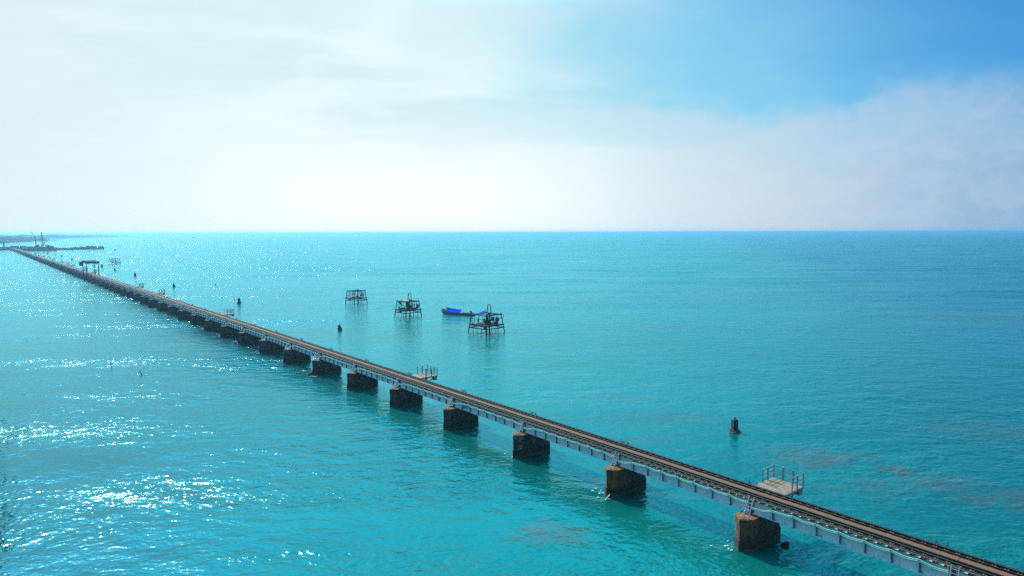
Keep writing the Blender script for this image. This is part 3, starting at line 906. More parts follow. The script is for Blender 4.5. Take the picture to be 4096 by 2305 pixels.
    stake(20, 1068, -1, 6, 'thin stake in the glittering water by the left edge', 7)
    stake(1655, 1336, -2, 8, 'short stake with white wake below the middle fishing platform', 8)

    def rock_at(px, py, wp, hp, lab, seed, m='dark_stone', rz=0.0):
        p = at(px, py); s = ppx(p); w, h = wp * s / 2, hp * s
        mb = MB(); mb.lump((0, 0, h * 0.15), (w, w * 0.7, h * 0.9), seed, jit=0.22, sub=2)
        return tag(mb.build('rock', M[m], None, False, p, rz), lab, 'rock', 'rocks breaking the surface')
    rock_at(1244, 1500, 28, 11, 'wet dark round rock with foam at the foot of the seventh pier from the right', 1)
    rock_at(1190, 1493, 26, 3.5, 'flat dark rock left of the round foaming rock', 2)
    rock_at(1631, 1287.5, 12, 3, 'low dark rock under the middle fishing platform', 3)
    rock_at(3140, 2184, 40, 17, 'black angular rock beside the rightmost bridge pier', 4, rz=R(30))
    rock_at(3500, 2006, 10, 1.2, 'low weedy rock just awash at right', 6)
    p = at(2440, 1998); s = ppx(p)
    t = thing('driftwood', 'pair of yellowish timbers crossed like a tent beside the second pier from the right', 'driftwood', p, 0)
    mb = MB(); mb.bar((-22 * s, -0.1, -0.08), (0, 0.1, 0.40), 0.10, 0.06); mb.build('timber', M['yellow_goods'], t)
    mb = MB(); mb.bar((0, 0.13, 0.41), (31 * s, -0.2, -0.10), 0.07, 0.05); mb.build('timber', M['plank'], t)
build_pillars()

# ------------------------------------------------------------------ people
def person(name, label, loc, rz, joints, shirt, legs_m, height_hint=1.65, group=None, hat=False):
    """one continuous skinned body; joints in metres, feet at z 0"""
    J = joints
    pts, edges, rad = [], [], []
    def add(p, r, frm=None):
        pts.append(p); rad.append(r)
        if frm is not None: edges.append((frm, len(pts) - 1))
        return len(pts) - 1
    pel = add(J['pelvis'], 0.13)
    waist = add(tuple((a * 0.55 + b * 0.45) for a, b in zip(J['pelvis'], J['chest'])), 0.115, pel)
    ch = add(J['chest'], 0.135, waist)
    nk = add(J['neck'], 0.055, ch)
    hd0 = add(tuple(a + (b - a) * 0.35 for a, b in zip(J['neck'], J['head'])), 0.075, nk)
    hd1 = add(J['head'], 0.098, hd0)
    hd2 = add(tuple(b + (b - a) * 0.35 for a, b in zip(J['neck'], J['head'])), 0.07, hd1)
    for s in ('l', 'r'):
        sh = add(J['sh_' + s], 0.062, ch); el = add(J['el_' + s], 0.043, sh); wr = add(J['wr_' + s], 0.033, el)
        a, b = Vector(J['el_' + s]), Vector(J['wr_' + s]); d = (b - a).normalized()
        palm = add(tuple(b + d * 0.07), 0.036, wr)
        side = d.cross(Vector((0, 0, 1)) if abs(d.z) < 0.9 else Vector((1, 0, 0))).normalized()
        for k, ln in enumerate((0.075, 0.088, 0.082, 0.062)):
            add(tuple(b + d * (0.075 + ln) + side * ((k - 1.5) * 0.02)), 0.009, palm)
        add(tuple(b + d * 0.07 + side * 0.055), 0.011, palm)
        hp = add(J['hp_' + s], 0.095, pel); kn = add(J['kn_' + s], 0.066, hp); an = add(J['an_' + s], 0.043, kn)
        f = J.get('face', (0, -1, 0)); add((J['an_' + s][0] + f[0] * 0.17, J['an_' + s][1] + f[1] * 0.17, J['an_' + s][2] - 0.045), 0.037, an)
    me = bpy.data.meshes.new(name); me.from_pydata(pts, edges, [])
    o = bpy.data.objects.new(name, me); col.objects.link(o)
    md = o.modifiers.new('skin', 'SKIN')
    for v, r in zip(me.skin_vertices[0].data, rad): v.radius = (r, r)
    me.skin_vertices[0].data[0].use_root = True
    sb = o.modifiers.new('sub', 'SUBSURF'); sb.levels = 1
    dg = bpy.context.evaluated_depsgraph_get()
    ev = bpy.data.meshes.new_from_object(o.evaluated_get(dg))
    o.modifiers.clear(); o.data = ev
    ev.materials.clear()
    for m in ('skin', shirt, legs_m): ev.materials.append(M[m])
    zp, zn = J['pelvis'][2] + 0.02, J['neck'][2]
    wr = [Vector(J['wr_l']), Vector(J['wr_r'])]; el = [Vector(J['el_l']), Vector(J['el_r'])]
    for p in ev.polygons:
        p.use_smooth = True
        c = p.center
        hand = min((c - w).length for w in wr) < 0.17 or min((c - (w * 0.5 + e * 0.5)).length for w, e in zip(wr, el)) < 0.1
        foot = min((c - Vector(J['an_' + s])).length for s in 'lr') < 0.2
        p.material_index = 0 if (c.z > zn or hand or foot) else (1 if c.z > zp else 2)
    o.location = loc; o.rotation_euler.z = rz
    tag(o, label, 'person', group)
    h = J['head']; f = J.get('face', (0, -1, 0))
    mb = MB(); mb.lump((h[0] - f[0] * 0.02, h[1] - f[1] * 0.02, h[2] + 0.045), (0.105, 0.11, 0.095), 2, jit=0.06, sub=2)
    if hat: mb.lathe([(0.20, h[2] + 0.05), (0.20, h[2] + 0.065), (0.11, h[2] + 0.08), (0.10, h[2] + 0.16)], 10)
    mb.build('hair', M['dark_cloth'], o, True)
    mb = MB()
    mb.lump((h[0] + f[0] * 0.105, h[1] + f[1] * 0.105, h[2] - 0.01), (0.014, 0.02, 0.022), 3, jit=0.0)
    for s in (-1, 1):
        mb.lump((h[0] + f[1] * 0.10 * s, h[1] - f[0] * 0.10 * s, h[2] - 0.01), (0.018, 0.02, 0.03), 4, jit=0.0)
    mb.build('face', M['skin'], o, True)
    return o
def standing(raise_r=False, bend=0.0, stride=0.10):
    J = dict(pelvis=(0, 0, 0.86), chest=(0, -bend * 0.3, 1.22 - bend * 0.06), neck=(0, -bend * 0.45, 1.42 - bend * 0.1), head=(0, -bend * 0.6 - 0.02, 1.55 - bend * 0.14),
             sh_l=(0.18, -bend * 0.4, 1.36 - bend * 0.1), sh_r=(-0.18, -bend * 0.4, 1.36 - bend * 0.1),
             el_l=(0.25, -bend * 0.5 - 0.02, 1.09 - bend * 0.1), wr_l=(0.24, -bend * 0.6 - 0.16, 0.87), el_r=(-0.25, -bend * 0.5 - 0.02, 1.09 - bend * 0.1), wr_r=(-0.24, -bend * 0.6 - 0.14, 0.87),
             hp_l=(0.10, 0, 0.82), hp_r=(-0.10, 0, 0.82), kn_l=(0.12, -0.02 - stride, 0.45), kn_r=(-0.12, -0.02 + stride * 0.6, 0.45), an_l=(0.13, 0.02 - stride, 0.085), an_r=(-0.13, 0.05 + stride, 0.085))
    if raise_r:
        J['el_r'] = (-0.40, -0.18, 1.28); J['wr_r'] = (-0.50, -0.26, 1.52)
    return J
def seated():
    return dict(pelvis=(0, 0.05, 0.17), chest=(0, -0.02, 0.52), neck=(0, -0.06, 0.72), head=(0, -0.10, 0.85),
                sh_l=(0.18, -0.03, 0.66), sh_r=(-0.18, -0.03, 0.66), el_l=(0.26, -0.14, 0.44), wr_l=(0.16, -0.34, 0.44), el_r=(-0.26, -0.14, 0.44), wr_r=(-0.16, -0.34, 0.44),
                hp_l=(0.11, 0.0, 0.16), hp_r=(-0.11, 0.0, 0.16), kn_l=(0.22, -0.38, 0.44), kn_r=(-0.22, -0.38, 0.44), an_l=(0.14, -0.46, 0.085), an_r=(-0.14, -0.46, 0.085))

# ------------------------------------------------------------------ stilt fishing platforms
def stilt_platform(label, Lp, Rp, twist=0.0, mast=True, seed=1, wide=0.0, size=None, hang=True):
    L, Rr = at(*Lp), at(*Rp)
    c = (L + Rr) / 2; d = Rr - L
    hd = d.length / 2 if size is None else size
    rz = math.atan2(d.y, d.x) + twist
    t = thing('stilt_platform', label, 'fishing platform', c, rz, 'stilt fishing platforms standing in the sea')
    rr = random.Random(seed)
    zb, z1, z2, z3 = -1.5, 1.05, 1.85, 4.15
    def cr(k, z):                                             # corner k (0 right, 1 back, 2 left, 3 front) at height z
        q = hd * (1.0 - 0.045 * z) ; a = math.pi / 2 * k
        return Vector((q * math.cos(a), q * math.sin(a), z))
    for k in range(4):
        mb = MB(); top = cr(k, z3 + 0.35 + 0.15 * rr.random())
        mb.tube([cr(k, zb), cr(k, 1.5) + Vector((rr.uniform(-.03, .03), rr.uniform(-.03, .03), 0)), top], 0.15, 6, 0.11)
        mb.build('leg', M['bamboo'], t)
    for z, nm, r in ((z1, 'lower_beam', 0.12), (z2 - 0.16, 'deck_beam', 0.15), (z3, 'top_beam', 0.12)):
        for k in range(4):
            a, b = cr(k, z), cr((k + 1) % 4, z); e = (b - a).normalized() * 0.22
            mb = MB(); sag = Vector((0, 0, rr.uniform(-0.05, 0.05)))
            mb.tube([a - e, (a + b) / 2 + sag, b + e], r, 6); mb.build(nm, M['bamboo'], t)
    # mid rail on three sides
    for k in (0, 2, 3):
        a, b = cr(k, 3.2), cr((k + 1) % 4, 3.2); e = (b - a).normalized() * 0.3
        mb = MB(); mb.tube([a - e, b + e], 0.045, 5); mb.build('mid_rail', M['bamboo'], t)
    # loose plank deck with an opening
    mb = MB(); q = hd * (1 - 0.045 * z2) / math.sqrt(2)
    n = 15
    for i in range(n):
        u = -q + 2 * q * (i + 0.5) / n
        off = rr.uniform(-0.12, 0.12); ln = 2 * q + rr.uniform(-0.2, 0.35)
        a = Vector((u, -ln / 2 + off, z2 - 0.02 + rr.uniform(-0.03, 0.03))); b = Vector((u, ln / 2 + off, z2 - 0.02 + rr.uniform(-0.03, 0.03)))
        M45 = Matrix.Rotation(R(45), 3, 'Z')
        mb.bar(M45 @ a, M45 @ b, 2 * q / n * rr.uniform(0.7, 0.98), 0.06)
    mb.build('plank_deck', M['plank'], t)
    if wide:
        mb = MB()
        for y in (-0.15, 0.10): mb.bar((-hd - wide, y, z2 - 0.10), (hd + wide, y - 0.2, z2 - 0.04), 0.13, 0.06)
        mb.build('long_plank', M['plank'], t)
    for k in range(4):                                          # thin poles hung from the lower beams into the water
        for j in range(1, 4 if k in (2, 3) else 3):
            f = j / (4.0 if k in (2, 3) else 3.0) + rr.uniform(-0.06, 0.06)
            a = cr(k, z1) * (1 - f) + cr((k + 1) % 4, z1) * f
            mb = MB(); mb.tube([a + Vector((0, 0, 0.12)), a + Vector((rr.uniform(-.08, .08), rr.uniform(-.08, .08), -1.6))], 0.055, 5); mb.build('hanging_pole', M['bamboo'], t)
    for k in range(4):                                          # uprights between deck and top beams
        for j in range(1, 4 if not mast else 3):
            f = j / 4.0 + rr.uniform(-0.05, 0.05)
            a = cr(k, z3) * (1 - f) + cr((k + 1) % 4, z3) * f; b = cr(k, z2) * (1 - f) + cr((k + 1) % 4, z2) * f
            mb = MB(); mb.tube([a, b + Vector((rr.uniform(-.1, .1), rr.uniform(-.1, .1), 0))], 0.052, 5); mb.build('upright', M['bamboo'], t)
    if not mast:
        for z in (2.55, 3.65):
            mb = MB()
            for k in range(4): mb.tube([cr(k, z), cr((k + 1) % 4, z)], 0.032, 5)
            mb.build('mid_rail', M['bamboo'], t)
    cp = Vector((0.16 * hd, -0.30, 0))
    mb = MB(); mb.tube([cp + Vector((0, 0, zb)), cp + Vector((0, 0, z3 + 0.1))], 0.15, 7); mb.build('centre_pole', M['bamboo'], t)
    # net winch: drum on the beams
    w = MB(); w.lathe([(0.12, z3 - 0.05), (0.30, z3 + 0.05), (0.36, z3 + 0.22), (0.28, z3 + 0.40), (0.10, z3 + 0.48)], 10, 1, 1, 0.06, seed)
    w.v = [(x + cp.x, y + cp.y, z) for x, y, z in w.v]
    w.build('winch_drum', M['bamboo'], t)
    mb = MB(); mb.tube([cr(1, z3), cp + Vector((0, 0, z3)), cr(3, z3)], 0.06, 6); mb.tube([cr(0, z3), cp + Vector((0, 0, z3)), cr(2, z3)], 0.06, 6); mb.build('roof_spar', M['bamboo'], t)
    if mast:
        mb = MB(); apex = cp + Vector((-0.05, 0, 6.45))
        for dx, dy in ((-0.95, -0.6), (0.85, -0.5), (-0.35, 0.7), (0.4, 0.6)):
            mb.tube([(cp.x + dx, cp.y + dy, z2), (apex.x + (0.32 if dx > 0 else -0.30), apex.y + dy * 0.1, apex.z)], 0.06, 5)
        mb.tube([(apex.x - 0.42, apex.y, apex.z), (apex.x + 0.42, apex.y, apex.z)], 0.07, 5)
        mb.lump((apex.x, apex.y, apex.z - 0.28), (0.07, 0.07, 0.16), 1)
        mb.build('mast_frame', M['bamboo'], t)
    return t, cr, c, rz, hd

def draped(name, label, cat, pts4, m, sag=0.2, n=8, group=None, loc=None, rz=0.0, th=0.012):
    """cloth hung between four corner points"""
    a, b, c, d = [Vector(p) for p in pts4]
    mb = MB(); top = []
    for i in range(n + 1):
        for j in range(n + 1):
            u, v = i / n, j / n
            p = (a * (1 - u) + b * u) * (1 - v) + (d * (1 - u) + c * u) * v
            p = p + Vector((0, 0, -sag * 4 * u * (1 - u) * (0.6 + 0.4 * math.sin(3 * v + 1)))) + Vector((0, 0, 0.03 * math.sin(9 * u + 4 * v)))
            top.append(p)
    nv = len(top); nrm = (b - a).cross(d - a).normalized() * th
    fs = []
    for i in range(n):
        for j in range(n):
            q = i * (n + 1) + j
            fs.append((q, q + 1, q + n + 2, q + n + 1)); fs.append((nv + q, nv + q + n + 1, nv + q + n + 2, nv + q + 1))
    mb.poly([tuple(p) for p in top] + [tuple(p - nrm) for p in top], fs)
    o = mb.build(name, m, None, True, loc, rz)
    return tag(o, label, cat, group)

def build_fishing():
    to = lambda c, rz, p: c + Matrix.Rotation(rz, 3, 'Z') @ Vector(p)
    DK = 1.88
    # leftmost: bare cage of poles
    t, cr, c, rz, hd = stilt_platform('leftmost stilt fishing platform, a bare cage of thin poles with no mast', (1384, 1212.5), (1467, 1213.5), R(10), False, 3, wide=0.7)
    person('person', 'person crouching on the deck of the leftmost fishing platform', to(c, rz, (0.5, -0.5, DK)), rz + R(20), seated(), 'dark_cloth', 'dark_cloth', hat=True)
    for i, (x, y, z, m, lab) in enumerate(((1.9, -1.2, 2.75, 'green_cloth', 'dark oval cloth hung at the right side of the leftmost platform, inner one'), (2.5, -0.8, 2.7, 'green_cloth', 'dark oval cloth hung at the right side of the leftmost platform, outer one'), (-0.7, -1.6, 3.3, 'dark_cloth', 'dark rag hung under the top beam of the leftmost platform'))):
        mb = MB(); mb.lump((0, 0, 0), (0.22, 0.06, 0.48 if i < 2 else 0.25), i, jit=0.15, sub=2); mb.tube([(0, 0, 0.2), (0, 0, 4.1 - z)], 0.015, 4)
        tag(mb.build('hanging_cloth', M[m], None, True, to(c, rz, (x, y, z)), rz), lab, 'cloth', 'cloths hung on the fishing platforms')
    def bucket(px, lab, m, r=0.22, h=0.5, rope=0.35):
        t = thing('bucket', lab, 'bucket', px, 0, 'containers hung under the fishing platforms')
        mb = MB(); mb.lathe([(r * 0.8, 0), (r, h * 0.9), (r * 1.06, h * 0.93), (r * 1.06, h), (r * 0.86, h), (r * 0.7, h * 0.2)], 12); mb.build('body', M[m], t, True)
        mb = MB(); mb.tube([(-r, 0, h), (0, 0, h + rope), (r, 0, h)], 0.014, 4); mb.build('rope', M['bamboo'], t)
    bucket(to(c, rz, (-1.9, -1.2, 0.95)), 'blue-black drum hung under the left of the bare fishing platform', 'dark_cloth', 0.24, 0.55)
    # middle platform with a grey awning
    t, cr, c, rz, hd = stilt_platform('middle stilt fishing platform with a torn grey awning and a tall mast', (1580, 1263), (1685, 1263.5), R(3), True, 5, wide=0.8)
    a, f = cr(2, 4.25), cr(3, 4.2)
    cpv = Vector((0.1 * hd, -0.2, 4.55))
    draped('awning', 'torn grey canvas awning slung over the left half of the middle fishing platform', 'awning', [to(c, rz, p) for p in (a, (a + cr(1, 4.3)) / 2, cpv, (f * 0.5 + cpv * 0.5))], M['grey_tarp'], 0.25)
    draped('awning', 'dark hanging flap of canvas at the left side of the middle fishing platform', 'awning', [to(c, rz, p) for p in (a + Vector((0, 0, -0.1)), f * 0.5 + a * 0.5 + Vector((0, 0, -0.1)), f * 0.55 + a * 0.45 + Vector((0, 0, -1.5)), a * 0.8 + f * 0.2 + Vector((0, 0, -0.45)))], M['dark_cloth'], 0.1)
    G = 'people on the fishing platforms'
    person('person', 'person sitting at the left edge of the middle fishing platform deck', to(c, rz, (-2.4, -0.6, DK)), rz + R(30), seated(), 'dark_cloth', 'dark_cloth', group=G, hat=True)
    person('person', 'person standing by the central pole of the middle fishing platform', to(c, rz, (0.0, -1.0, DK)), rz + R(-40), standing(False, 0.3), 'dark_cloth', 'dark_cloth', group=G)
    person('person', 'person standing right of the pole of the middle fishing platform', to(c, rz, (1.2, -0.7, DK)), rz + R(50), standing(False, 0.5), 'red_cloth', 'dark_cloth', group=G)
    person('person', 'person sitting left of the pole on the middle fishing platform', to(c, rz, (-0.8, -1.3, DK)), rz + R(10), seated(), 'green_cloth', 'dark_cloth', group=G)
    for x, y, z, s, m, lab in ((2.75, -0.5, 2.7, (0.42, 0.12, 0.62), 'dark_cloth', 'large dark cloth hung at the right of the middle fishing platform'),
                               (1.9, -0.9, 3.1, (0.16, 0.06, 0.4), 'red_cloth', 'narrow reddish cloth hung on the middle fishing platform'),
                               (-0.1, -0.6, 3.5, (0.34, 0.2, 0.4), 'dark_cloth', 'bundle of dark netting hung at the mast of the middle platform')):
        mb = MB(); mb.lump((0, 0, 0), s, 5, jit=0.15, sub=2); mb.tube([(0, 0, 0.2), (0, 0, 4.15 - z)], 0.015, 4)
        tag(mb.build('hanging_cloth', M[m], None, True, to(c, rz, (x, y, z)), rz), lab, 'cloth', 'cloths hung on the fishing platforms')
    bucket(to(c, rz, (-1.9, -1.4, 1.0)), 'dark drum hung under the left of the middle fishing platform', 'dark_cloth', 0.28, 0.6)
    # right platform with a blue awning
    t, cr, c, rz, hd = stilt_platform('rightmost stilt fishing platform with a faded blue awning and a tall mast', (1874, 1328), (2018, 1326.5), R(-2), True, 9, wide=0.0)
    a, b = cr(2, 4.2), cr(3, 4.15)
    draped('awning', 'faded blue tarpaulin slung over the left half of the rightmost fishing platform', 'awning', [to(c, rz, p) for p in (a + Vector((0, 0, 0.05)), a * 0.7 + cr(1, 4.4) * 0.3, Vector((-0.02 * hd, 0.1, 5.15)), Vector((-0.12 * hd, -0.9, 4.25)))], M['faded_tarp'], 0.22)
    draped('awning', 'small bright blue flap under the left corner of the awning', 'awning', [to(c, rz, p) for p in (a + Vector((0.05, -0.05, -0.06)), a * 0.72 + b * 0.28 + Vector((0, 0, -0.06)), a * 0.74 + b * 0.26 + Vector((0, 0, -0.34)), a + Vector((0.05, -0.05, -0.62)))], M['blue_tarp'], 0.04)
    person('person', 'person standing with one arm raised at the left of the rightmost fishing platform', to(c, rz, (-2.0, -0.5, DK)), rz + R(70), standing(True, 0.05, 0.12), 'dark_cloth', 'dark_cloth', group=G)
    person('person', 'person standing close left of the centre pole of the rightmost fishing platform', to(c, rz, (-0.55, -1.2, DK)), rz + R(20), standing(False, 0.35), 'dark_cloth', 'dark_cloth', group=G)
    person('person', 'person sitting at the front of the rightmost fishing platform below the mast', to(c, rz, (0.25, -1.9, DK)), rz + R(-10), seated(), 'dark_cloth', 'dark_cloth', group=G)
    person('person', 'person standing beside the red cloth on the rightmost fishing platform', to(c, rz, (1.75, -0.6, DK)), rz + R(-60), standing(False, 0.15), 'dark_cloth', 'dark_cloth', group=G)
    person('person', 'person leaning forward right of the centre pole of the rightmost platform', to(c, rz, (0.95, -0.2, DK)), rz + R(80), standing(False, 0.7), 'green_cloth', 'dark_cloth', group=G)
    for x, y, z, s, m, lab in ((2.35, -0.7, 2.75, (0.30, 0.06, 0.82), 'red_cloth', 'long dark red cloth hung at the right of the rightmost fishing platform'),
                               (2.75, -0.4, 2.95, (0.26, 0.05, 0.5), 'green_cloth', 'grey green cloth hung just right of the red cloth'),
                               (1.35, 0.2, 3.0, (0.40, 0.08, 0.45), 'green_cloth', 'wide grey green cloth hung left of the red cloth'),
                               (-3.85, -0.1, 2.9, (0.13, 0.12, 0.34), 'red_cloth', 'small red bag hung on the left leg of the rightmost fishing platform')):
        mb = MB(); mb.lump((0, 0, 0), s, 6, jit=0.14, sub=2); mb.tube([(0, 0, 0.2), (0, 0, 4.1 - z)], 0.015, 4)
        tag(mb.build('hanging_cloth', M[m], None, True, to(c, rz, (x, y, z)), rz), lab, 'cloth', 'cloths hung on the fishing platforms')
    bucket(to(c, rz, (-0.35, -2.6, 0.95)), 'large dark drum hung under the front corner of the rightmost fishing platform', 'dark_cloth', 0.30, 0.66)
    bucket(to(c, rz, (0.55, -2.2, 1.2)), 'small red bucket hung under the front of the rightmost fishing platform', 'red_cloth', 0.17, 0.34, 0.3)
    for x, y, r, lab in ((-2.6, -0.6, 0.20, 'left heap of yellow netting on the deck of the rightmost fishing platform'), (-1.2, -0.9, 0.26, 'heap of yellow netting left of the centre pole of the rightmost platform'), (1.45, -1.0, 0.24, 'heap of yellow netting right of the centre pole of the rightmost platform')):
        mb = MB(); mb.lump((0, 0, r * 0.4), (r * 1.4, r, r * 0.7), int(x * 10), jit=0.3, sub=2)
        tag(mb.build('net_heap', M['yellow_goods'], None, True, to(c, rz, (x, y, DK))), lab, 'net', 'heaps of netting')
    mb = MB()
    for i in range(14):
        a0, a1 = 2 * math.pi * i / 14, 2 * math.pi * (i + 1) / 14
        mb.tube([(0.34 * math.cos(a0), 0, 0.42 * math.sin(a0)), (0.34 * math.cos(a1), 0, 0.42 * math.sin(a1))], 0.05, 5)
    tag(mb.build('tyre', M['dark_cloth'], None, True, to(c, rz, cr(0, 3.75) + Vector((0.22, -0.1, 0))), rz), 'black ring hung at the right corner post of the rightmost fishing platform', 'tyre')
    for (Lp, Rp, tw, items) in (((1384, 1212.5), (1467, 1213.5), R(10), ((-1.2, 0.3, .5, .22, 'left'), (1.6, -0.6, .6, .2, 'right'), (0.1, 0.8, .7, .25, 'back'))),
                                ((1580, 1263), (1685, 1263.5), R(3), ((-1.6, 0.2, .5, .35, 'left'), (1.9, 0.2, .6, .4, 'right'), (0.4, -1.7, .5, .35, 'front'), (0.2, 0.9, .6, .8, 'back'))),
                                ((1874, 1328), (2018, 1326.5), R(-2), ((-3.0, 0.0, .4, .22, 'left'), (2.4, 0.3, .6, .4, 'right'), (0.9, -1.5, .5, .35, 'front'), (0.2, 0.9, .7, .8, 'back')))):
        L_, R_ = at(*Lp), at(*Rp); c_ = (L_ + R_) / 2; d_ = R_ - L_; rz_ = math.atan2(d_.y, d_.x) + tw
        nm = {1384: 'leftmost', 1580: 'middle', 1874: 'rightmost'}[Lp[0]]
        for x, y, r, h, side in items:
            mb = MB()
            for i in range(5): mb.lump((rnd.uniform(-r, r) * 0.6, rnd.uniform(-r, r) * 0.6, h * rnd.uniform(0.25, 0.6)), (r * 0.7, r * 0.7, h * 0.8), rnd.randrange(999), jit=0.35)
            tag(mb.build('net_bundle', M['dark_cloth'], None, False, to(c_, rz_, (x, y, DK))), 'dark bundle of nets at the %s of the %s fishing platform deck' % (side, nm), 'net', 'dark net bundles on the fishing platforms')
        if nm != 'leftmost':
            mb = MB()
            for i in range(9):
                z = 2.6 + i * 0.17; mb.lump((0.1 * math.sin(i * 2.0), 0.1 * math.cos(i * 1.7), z), (0.30 - 0.012 * i, 0.28, 0.16), i, jit=0.35)
            tag(mb.build('net_bundle', M['dark_cloth'], None, False, to(c_, rz_, (0.16 * d_.length / 2 - 0.45, -0.5, 0))), 'long dark net hung beside the centre pole of the %s fishing platform' % nm, 'net', 'dark net bundles on the fishing platforms')
    # far stilt frame near the bridge
    stilt_platform('bare stilt frame far away right of the gantry', (433, 1058), (483, 1057.5), R(6), False, 13)
build_fishing()

# ------------------------------------------------------------------ boats
def hull_mesh(L, W, H, keel, bow_rise, stern_rise, m):
    mb = MB(); n = 16; secs = []
    for i in range(n + 1):
        u = i / n; x = (u - 0.5) * L
        wf = max(0.02, math.sin(math.pi * (0.10 + 0.90 * u) ) ** 0.55 if u > 0.5 else (0.62 + 0.38 * math.sin(math.pi * u)))
        if u > 0.97: wf = 0.03
        sheer = H + bow_rise * max(0, (u - 0.45) / 0.55) ** 2.2 + stern_rise * max(0, (0.25 - u) / 0.25) ** 2
        kz = -keel + (keel + bow_rise * 0.55) * max(0, (u - 0.78) / 0.22) ** 2
        w = W / 2 * wf
        secs.append([(x, w, sheer), (x, w * 0.93, (sheer + kz) * 0.5), (x, w * 0.55, kz + 0.08), (x, 0, kz), (x, -w * 0.55, kz + 0.08), (x, -w * 0.93, (sheer + kz) * 0.5), (x, -w, sheer),
                     (x, -w * 0.86, sheer - 0.02), (x, -w * 0.5, kz + 0.22), (x, w * 0.5, kz + 0.22), (x, w * 0.86, sheer - 0.02)])
    k = len(secs[0]); pts = [p for s in secs for p in s]; fs = []
    for i in range(n):
        for j in range(k):
            j2 = (j + 1) % k
            fs.append((i * k + j, (i + 1) * k + j, (i + 1) * k + j2, i * k + j2))
    fs.append(tuple(range(k))); fs.append(tuple(reversed([n * k + j for j in range(k)])))
    mb.poly(pts, fs)
    return mb
def build_boats():
    pb, ps = at(1772, 1254.5), at(1884, 1263)
    d = pb - ps; L = d.length * 1.12; c = (pb + ps) / 2; rz = math.atan2(d.y, d.x)
    b = thing('fishing_boat', 'wooden fishing boat with a bright blue tarpaulin and two thin poles', 'boat', c, rz)
    W, H = 1.75, 0.62
    hull_mesh(L, W, H, 0.45, 0.85, 0.10, None).build('hull', M['hull_paint'], b, True)
    mb = MB()
    for s in (1, -1):
        pts = []
        for i in range(17):
            u = i / 16; x = (u - 0.5) * L
            wf = max(0.02, math.sin(math.pi * (0.10 + 0.90 * u)) ** 0.55 if u > 0.5 else (0.62 + 0.38 * math.sin(math.pi * u)))
            if u > 0.97: wf = 0.03
            z = H + 0.85 * max(0, (u - 0.45) / 0.55) ** 2.2 + 0.10 * max(0, (0.25 - u) / 0.25) ** 2
            pts.append((x, s * W / 2 * wf, z + 0.02))
        mb.tube(pts, 0.055, 6)
    mb.build('gunwale', M['gunwale'], b)
    mb = MB()
    for i in range(8):
        x = (-0.42 + i * 0.11) * L; mb.box((x, 0, 0.30), (0.22, W * 0.78, 0.05))
    mb.build('thwarts', M['plank'], b)
    # tarpaulin stretched along the boat from a ridge to the near gunwale
    n = 12; mb = MB(); top = []
    x1, x0 = 0.335 * L, -0.165 * L
    for i in range(n + 1):
        for j in range(n + 1):
            u, v = i / n, j / n                               # u: bow to stern, v: ridge to gunwale
            xa = x1 + (x0 - x1) * u; xb = (0.255 * L) + (x0 - 0.255 * L) * u
            zr = 1.98 - 0.42 * u - 0.10 * math.sin(math.pi * u)
            zl = 0.78 - 0.12 * u
            x = xa * (1 - v) + xb * v; z = zr * (1 - v) + zl * v
            y = 0.05 + (W * 0.50) * v - 0.05 * math.sin(math.pi * v) * (1 + 0.5 * math.sin(7 * u))
            top.append((x, y, z + 0.015 * math.sin(14 * u + 3 * v)))
    fs = [];
    for i in range(n):
        for j in range(n):
            q = i * (n + 1) + j; fs.append((q, q + 1, q + n + 2, q + n + 1))
    nv = len(top); fs2 = [tuple(nv + k for k in reversed(f)) for f in fs]
    mb.poly(top + [(x, y - 0.015, z) for x, y, z in top], fs + fs2)
    o = mb.build('tarpaulin', M['blue_tarp'], b, True)
    for x, h, lean in ((0.34 * L, 2.75, 0.0), (-0.245 * L, 3.4, 0.45)):
        mb = MB(); mb.tube([(x, 0.05, 0.2), (x + lean * 0.5, 0.05, h * 0.5), (x + lean, 0.05, h)], 0.032, 5, 0.018); mb.build('pole', M['bamboo'], b)
    mb = MB(); mb.box((-0.445 * L, 0, 0.98), (0.26, 0.30, 0.50)); mb.box((-0.445 * L, 0, 1.27), (0.38, 0.36, 0.10)); mb.tube([(-0.47 * L, 0, 1.0), (-0.50 * L, 0, 0.0)], 0.05, 6); mb.tube([(-0.44 * L, 0, 1.1), (-0.40 * L, 0.1, 1.15)], 0.025, 5)
    mb.build('engine', M['dark_cloth'], b)
    mb = MB()
    for i in range(7):
        mb.lump((-0.19 * L - i * 0.30, 0.1 * math.sin(i * 2.1), 0.62), (0.24, 0.30, 0.17), i, jit=0.3)
    tag(mb.build('net_heap', M['green_cloth'], None, False, c, rz), 'greenish heaped net lying in the stern of the blue tarpaulin boat', 'net', 'heaps of netting')
    mb = MB()
    for s in (0.02, 0.10, -0.38):
        mb.lump((s * L, W * 0.47, 0.28), (0.13, 0.03, 0.12), 2, jit=0.1, sub=2)
    # little flat boat by the far stumps
    p = at(320, 1050.5); s = ppx(p); L2 = 12 * s
    o = hull_mesh(L2, L2 * 0.22, 0.25, 0.2, 0.25, 0.05, None).build('rowing_boat', M['hull_blue'], None, True, p, 0.05)
    tag(o, 'tiny low dark boat far away just left of the gantry', 'boat')
    p = at(860.5, 1139.5); s = ppx(p)
    mb = MB(); mb.lump((0, 0, 0.1), (3.5 * s, 2 * s, 2.2 * s), 8, jit=0.2, sub=2)
    tag(mb.build('buoy', M['dark_cloth'], None, True, p), 'small dark float drifting alone above the square stone pillar', 'buoy')
    # boats near the horizon
    proto_h = hull_mesh(14, 4.0, 1.3, 0.6, 1.0, 0.4, None).mesh('hull', M['hull_blue'], True)
